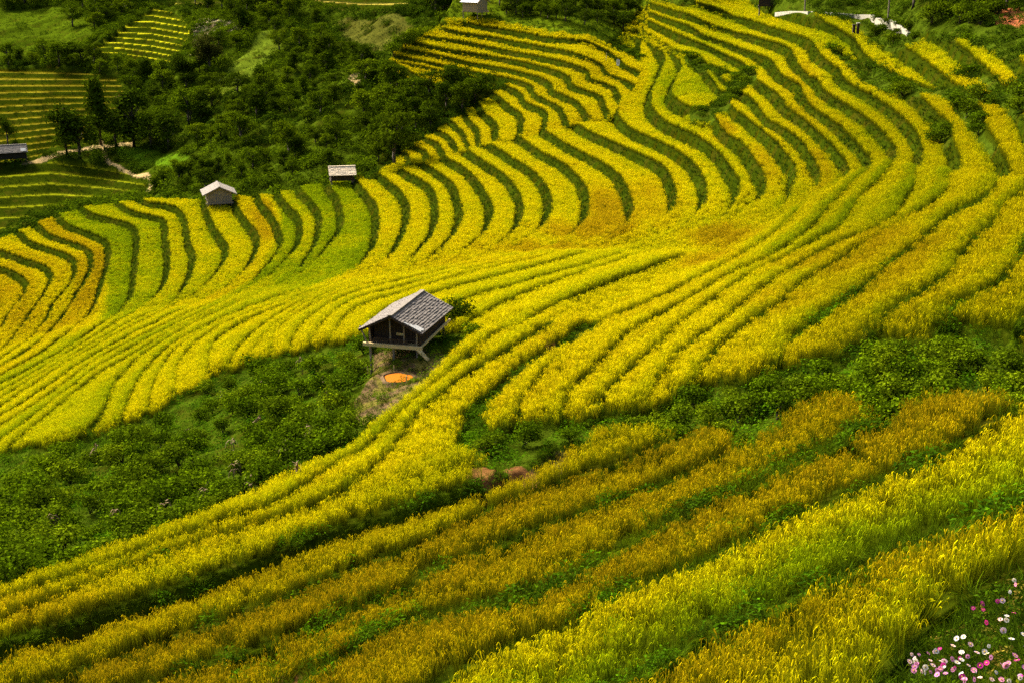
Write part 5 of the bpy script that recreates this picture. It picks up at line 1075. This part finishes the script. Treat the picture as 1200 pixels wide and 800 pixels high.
# ================================================================== cosmos flowers at the lower right
M_PET = {n: mat_leafy('petal_'+n, False, lo, .3, b) for n, lo, b in (('white', (.6,.55,.45), (.62,.58,.56)), ('pink', (.40,.10,.22), (.62,.24,.46)), ('magenta', (.30,.02,.12), (.50,.03,.24)), ('pale', (.5,.3,.35), (.64,.44,.50)))}
for k_, mt_ in M_PET.items():
    pass
M_YEL = mat_simple('flower_centre', (.60,.38,.02), 60, .3); M_FST = mat_simple('flower_stem', (.06,.12,.012), 20, .3)
def flower_head(rs, r):
    co_, fc_, at_ = [], [], []
    for k_ in range(8):
        a = k_*math.pi/4+rs.uniform(-.08, .08); d = np.array([math.cos(a), math.sin(a), 0]); s = np.array([-d[1], d[0], 0]); cup = rs.uniform(-.05, .25); o = len(co_)
        prof = [(.10,.06),(.45,.24),(.8,.36),(.97,.28),(1.0,.10)]
        for t_, w_ in prof:
            for sg in (-1, 0, 1): co_.append(d*r*t_+s*sg*w_*r+np.array([0,0,cup*r*t_*t_-.03*r*(sg == 0)])); at_.append((min(1, .3+t_), 0, rs.uniform(.4, 1)))
        for i in range(4):
            for j in range(2): fc_.append((o+3*i+j, o+3*i+j+1, o+3*i+j+4, o+3*i+j+3))
    me = mesh_np('petals', np.array(co_), np.array(fc_), None, True); set_col(me, 'leaf', np.array(at_)); return me
HEADS = [flower_head(rng, .043) for _ in range(4)]; HV = {}
FL = [(790,118,'w'),(800,146,'p'),(762,197,'w'),(680,258,'m'),(712,255,'l'),(515,305,'m'),(578,275,'m'),(583,315,'m'),(604,402,'m'),(788,337,'m'),(740,357,'w'),(738,386,'w'),(698,380,'l'),(718,455,'l'),(772,512,'w'),(850,480,'w'),(405,508,'w'),(450,497,'w'),(498,548,'l'),(380,556,'l'),(592,597,'w'),(607,612,'w'),(437,650,'w'),(408,668,'w'),(105,615,'l'),(153,616,'p'),(215,608,'p'),(255,598,'l'),(292,577,'m'),(122,640,'l'),(228,655,'l'),(122,697,'p'),(135,685,'p'),(170,730,'l'),(230,733,'p'),(275,722,'p'),(297,712,'p'),(330,742,'p'),(318,656,'m'),(385,712,'w'),(436,747,'w'),(527,730,'w'),(563,690,'m'),(606,672,'m'),(706,686,'p'),(735,690,'p'),(752,672,'p'),(795,622,'p'),(810,655,'m'),(830,760,'l'),(755,795,'w'),(640,783,'l'),(620,560,'w'),(560,770,'l'),(860,700,'p'),(880,560,'w')]
for _ in range(34):
    zx, zy = (gs.normal(250, 110), gs.normal(690, 45)) if gs.uniform() < .55 else (gs.uniform(420, 860), gs.uniform(560, 800)); FL.append((zx, zy, str(gs.choice(['w','p','l','m'], p=[.3,.35,.25,.1]))))
FL = [f for f in FL if 90 < f[0] < 900 and f[1] < 830]
FN = {'w': ('white', 'white cosmos flower in the flower patch at the lower right corner', 'white cosmos flowers'), 'p': ('pink', 'pink cosmos flower in the flower patch at the lower right corner', 'pink cosmos flowers'), 'm': ('magenta', 'deep magenta cosmos flower in the patch at the lower right', 'magenta cosmos flowers'), 'l': ('pale', 'pale pink cosmos flower in the flower patch at the lower right', 'pale pink cosmos flowers')}
FSTEM = {}
for (zx, zy, k_) in FL:
    u, v = 1050+zx/5.713, 660+zy/5.713; n_, l_, g_n = FN[k_]; i_ = int(gs.integers(0, 4))
    if (n_, i_) not in HV: me = HEADS[i_].copy(); me.materials.append(M_PET[n_]); HV[n_, i_] = me
    z_ = float(HILL(np.array([u]), np.array([v]))[0]); rx, ry, rz_ = rays(np.array([u]), np.array([v])); top_ = Vector((z_*rx[0], z_*ry[0], z_*rz_[0]))+Vector((0,0,.02)); H_ = .48+gs.uniform(0, .1)
    r_ = empty('cosmos_flower', top_-Vector((0,0,H_)))
    if 's' not in FSTEM: q = MB().tube([(.03,.02,0),(.012,0,.25),(0,0,.5)], [.004,.003,.0025], 5); me = bpy.data.meshes.new('stem'); me.from_pydata(q.v, [], q.f); me.materials.append(M_FST); FSTEM['s'] = me; bc = MB().tube([(0,0,-.004),(0,0,.006),(0,0,.010)], [.011,.012,.005], 8); me = bpy.data.meshes.new('flower_centre'); me.from_pydata(bc.v, [], bc.f); me.materials.append(M_YEL); FSTEM['c'] = me
    tilt_ = (gs.normal(.35, .5), gs.normal(0, .5), gs.uniform(-.5, .5)); sc_ = gs.uniform(.6, 1.0)
    for nm_, me in (('petals', HV[n_, i_]), ('flower_centre', FSTEM['c'])):
        o = link(bpy.data.objects.new(nm_, me), r_); o.location = (0,0,H_); o.rotation_euler = tilt_; o.scale = (sc_,)*3
    o = link(bpy.data.objects.new('stem', FSTEM['s']), r_); o.scale = (1,1,H_/.5); tag(r_, l_, 'flower', g_n)

# ================================================================== camera, light, world
cam = bpy.data.cameras.new('camera'); co = link(bpy.data.objects.new('camera', cam))
cam.sensor_width = 36; cam.lens = 36*FPX/1200; cam.clip_start = .1; cam.clip_end = 12000
co.location = (0, 0, 0); co.rotation_euler = (math.pi/2-PITCH, 0, 0); SC.camera = co
SUN_EL, SUN_AZ = R(36), R(-40)      # azimuth from straight ahead, negative = to the left
sun = bpy.data.lights.new('sun', 'SUN'); so = link(bpy.data.objects.new('sun', sun))
sun.energy = 3.3; sun.angle = R(11); sun.color = (1, .93, .80)
d = Vector((math.sin(SUN_AZ)*math.cos(SUN_EL), math.cos(SUN_AZ)*math.cos(SUN_EL), math.sin(SUN_EL)))
so.rotation_euler = d.to_track_quat('Z', 'Y').to_euler()
wd = bpy.data.worlds.new('World'); SC.world = wd; wd.use_nodes = True; wt = wd.node_tree
sky = wt.nodes.new('ShaderNodeTexSky'); sky.sky_type = 'NISHITA'; sky.sun_disc = False; sky.dust_density = 5; sky.ozone_density = .6; sky.sun_elevation = SUN_EL; sky.sun_rotation = SUN_AZ
bg = wt.nodes['Background']; bg.inputs[1].default_value = .07; wt.links.new(sky.outputs[0], bg.inputs[0])
SC.view_settings.view_transform = 'Standard'; SC.view_settings.look = 'None'; SC.view_settings.exposure = 2.02; SC.view_settings.gamma = 1; SC.view_settings.use_curve_mapping = False
SC.render.engine = 'CYCLES'; SC.cycles.max_bounces = 5; SC.cycles.diffuse_bounces = 3; SC.cycles.glossy_bounces = 2; SC.cycles.transmission_bounces = 3; SC.cycles.use_denoising = False
SC.cycles.sample_clamp_indirect = 2.5; SC.cycles.sample_clamp_direct = 6; SC.cycles.caustics_reflective = False; SC.cycles.caustics_refractive = False
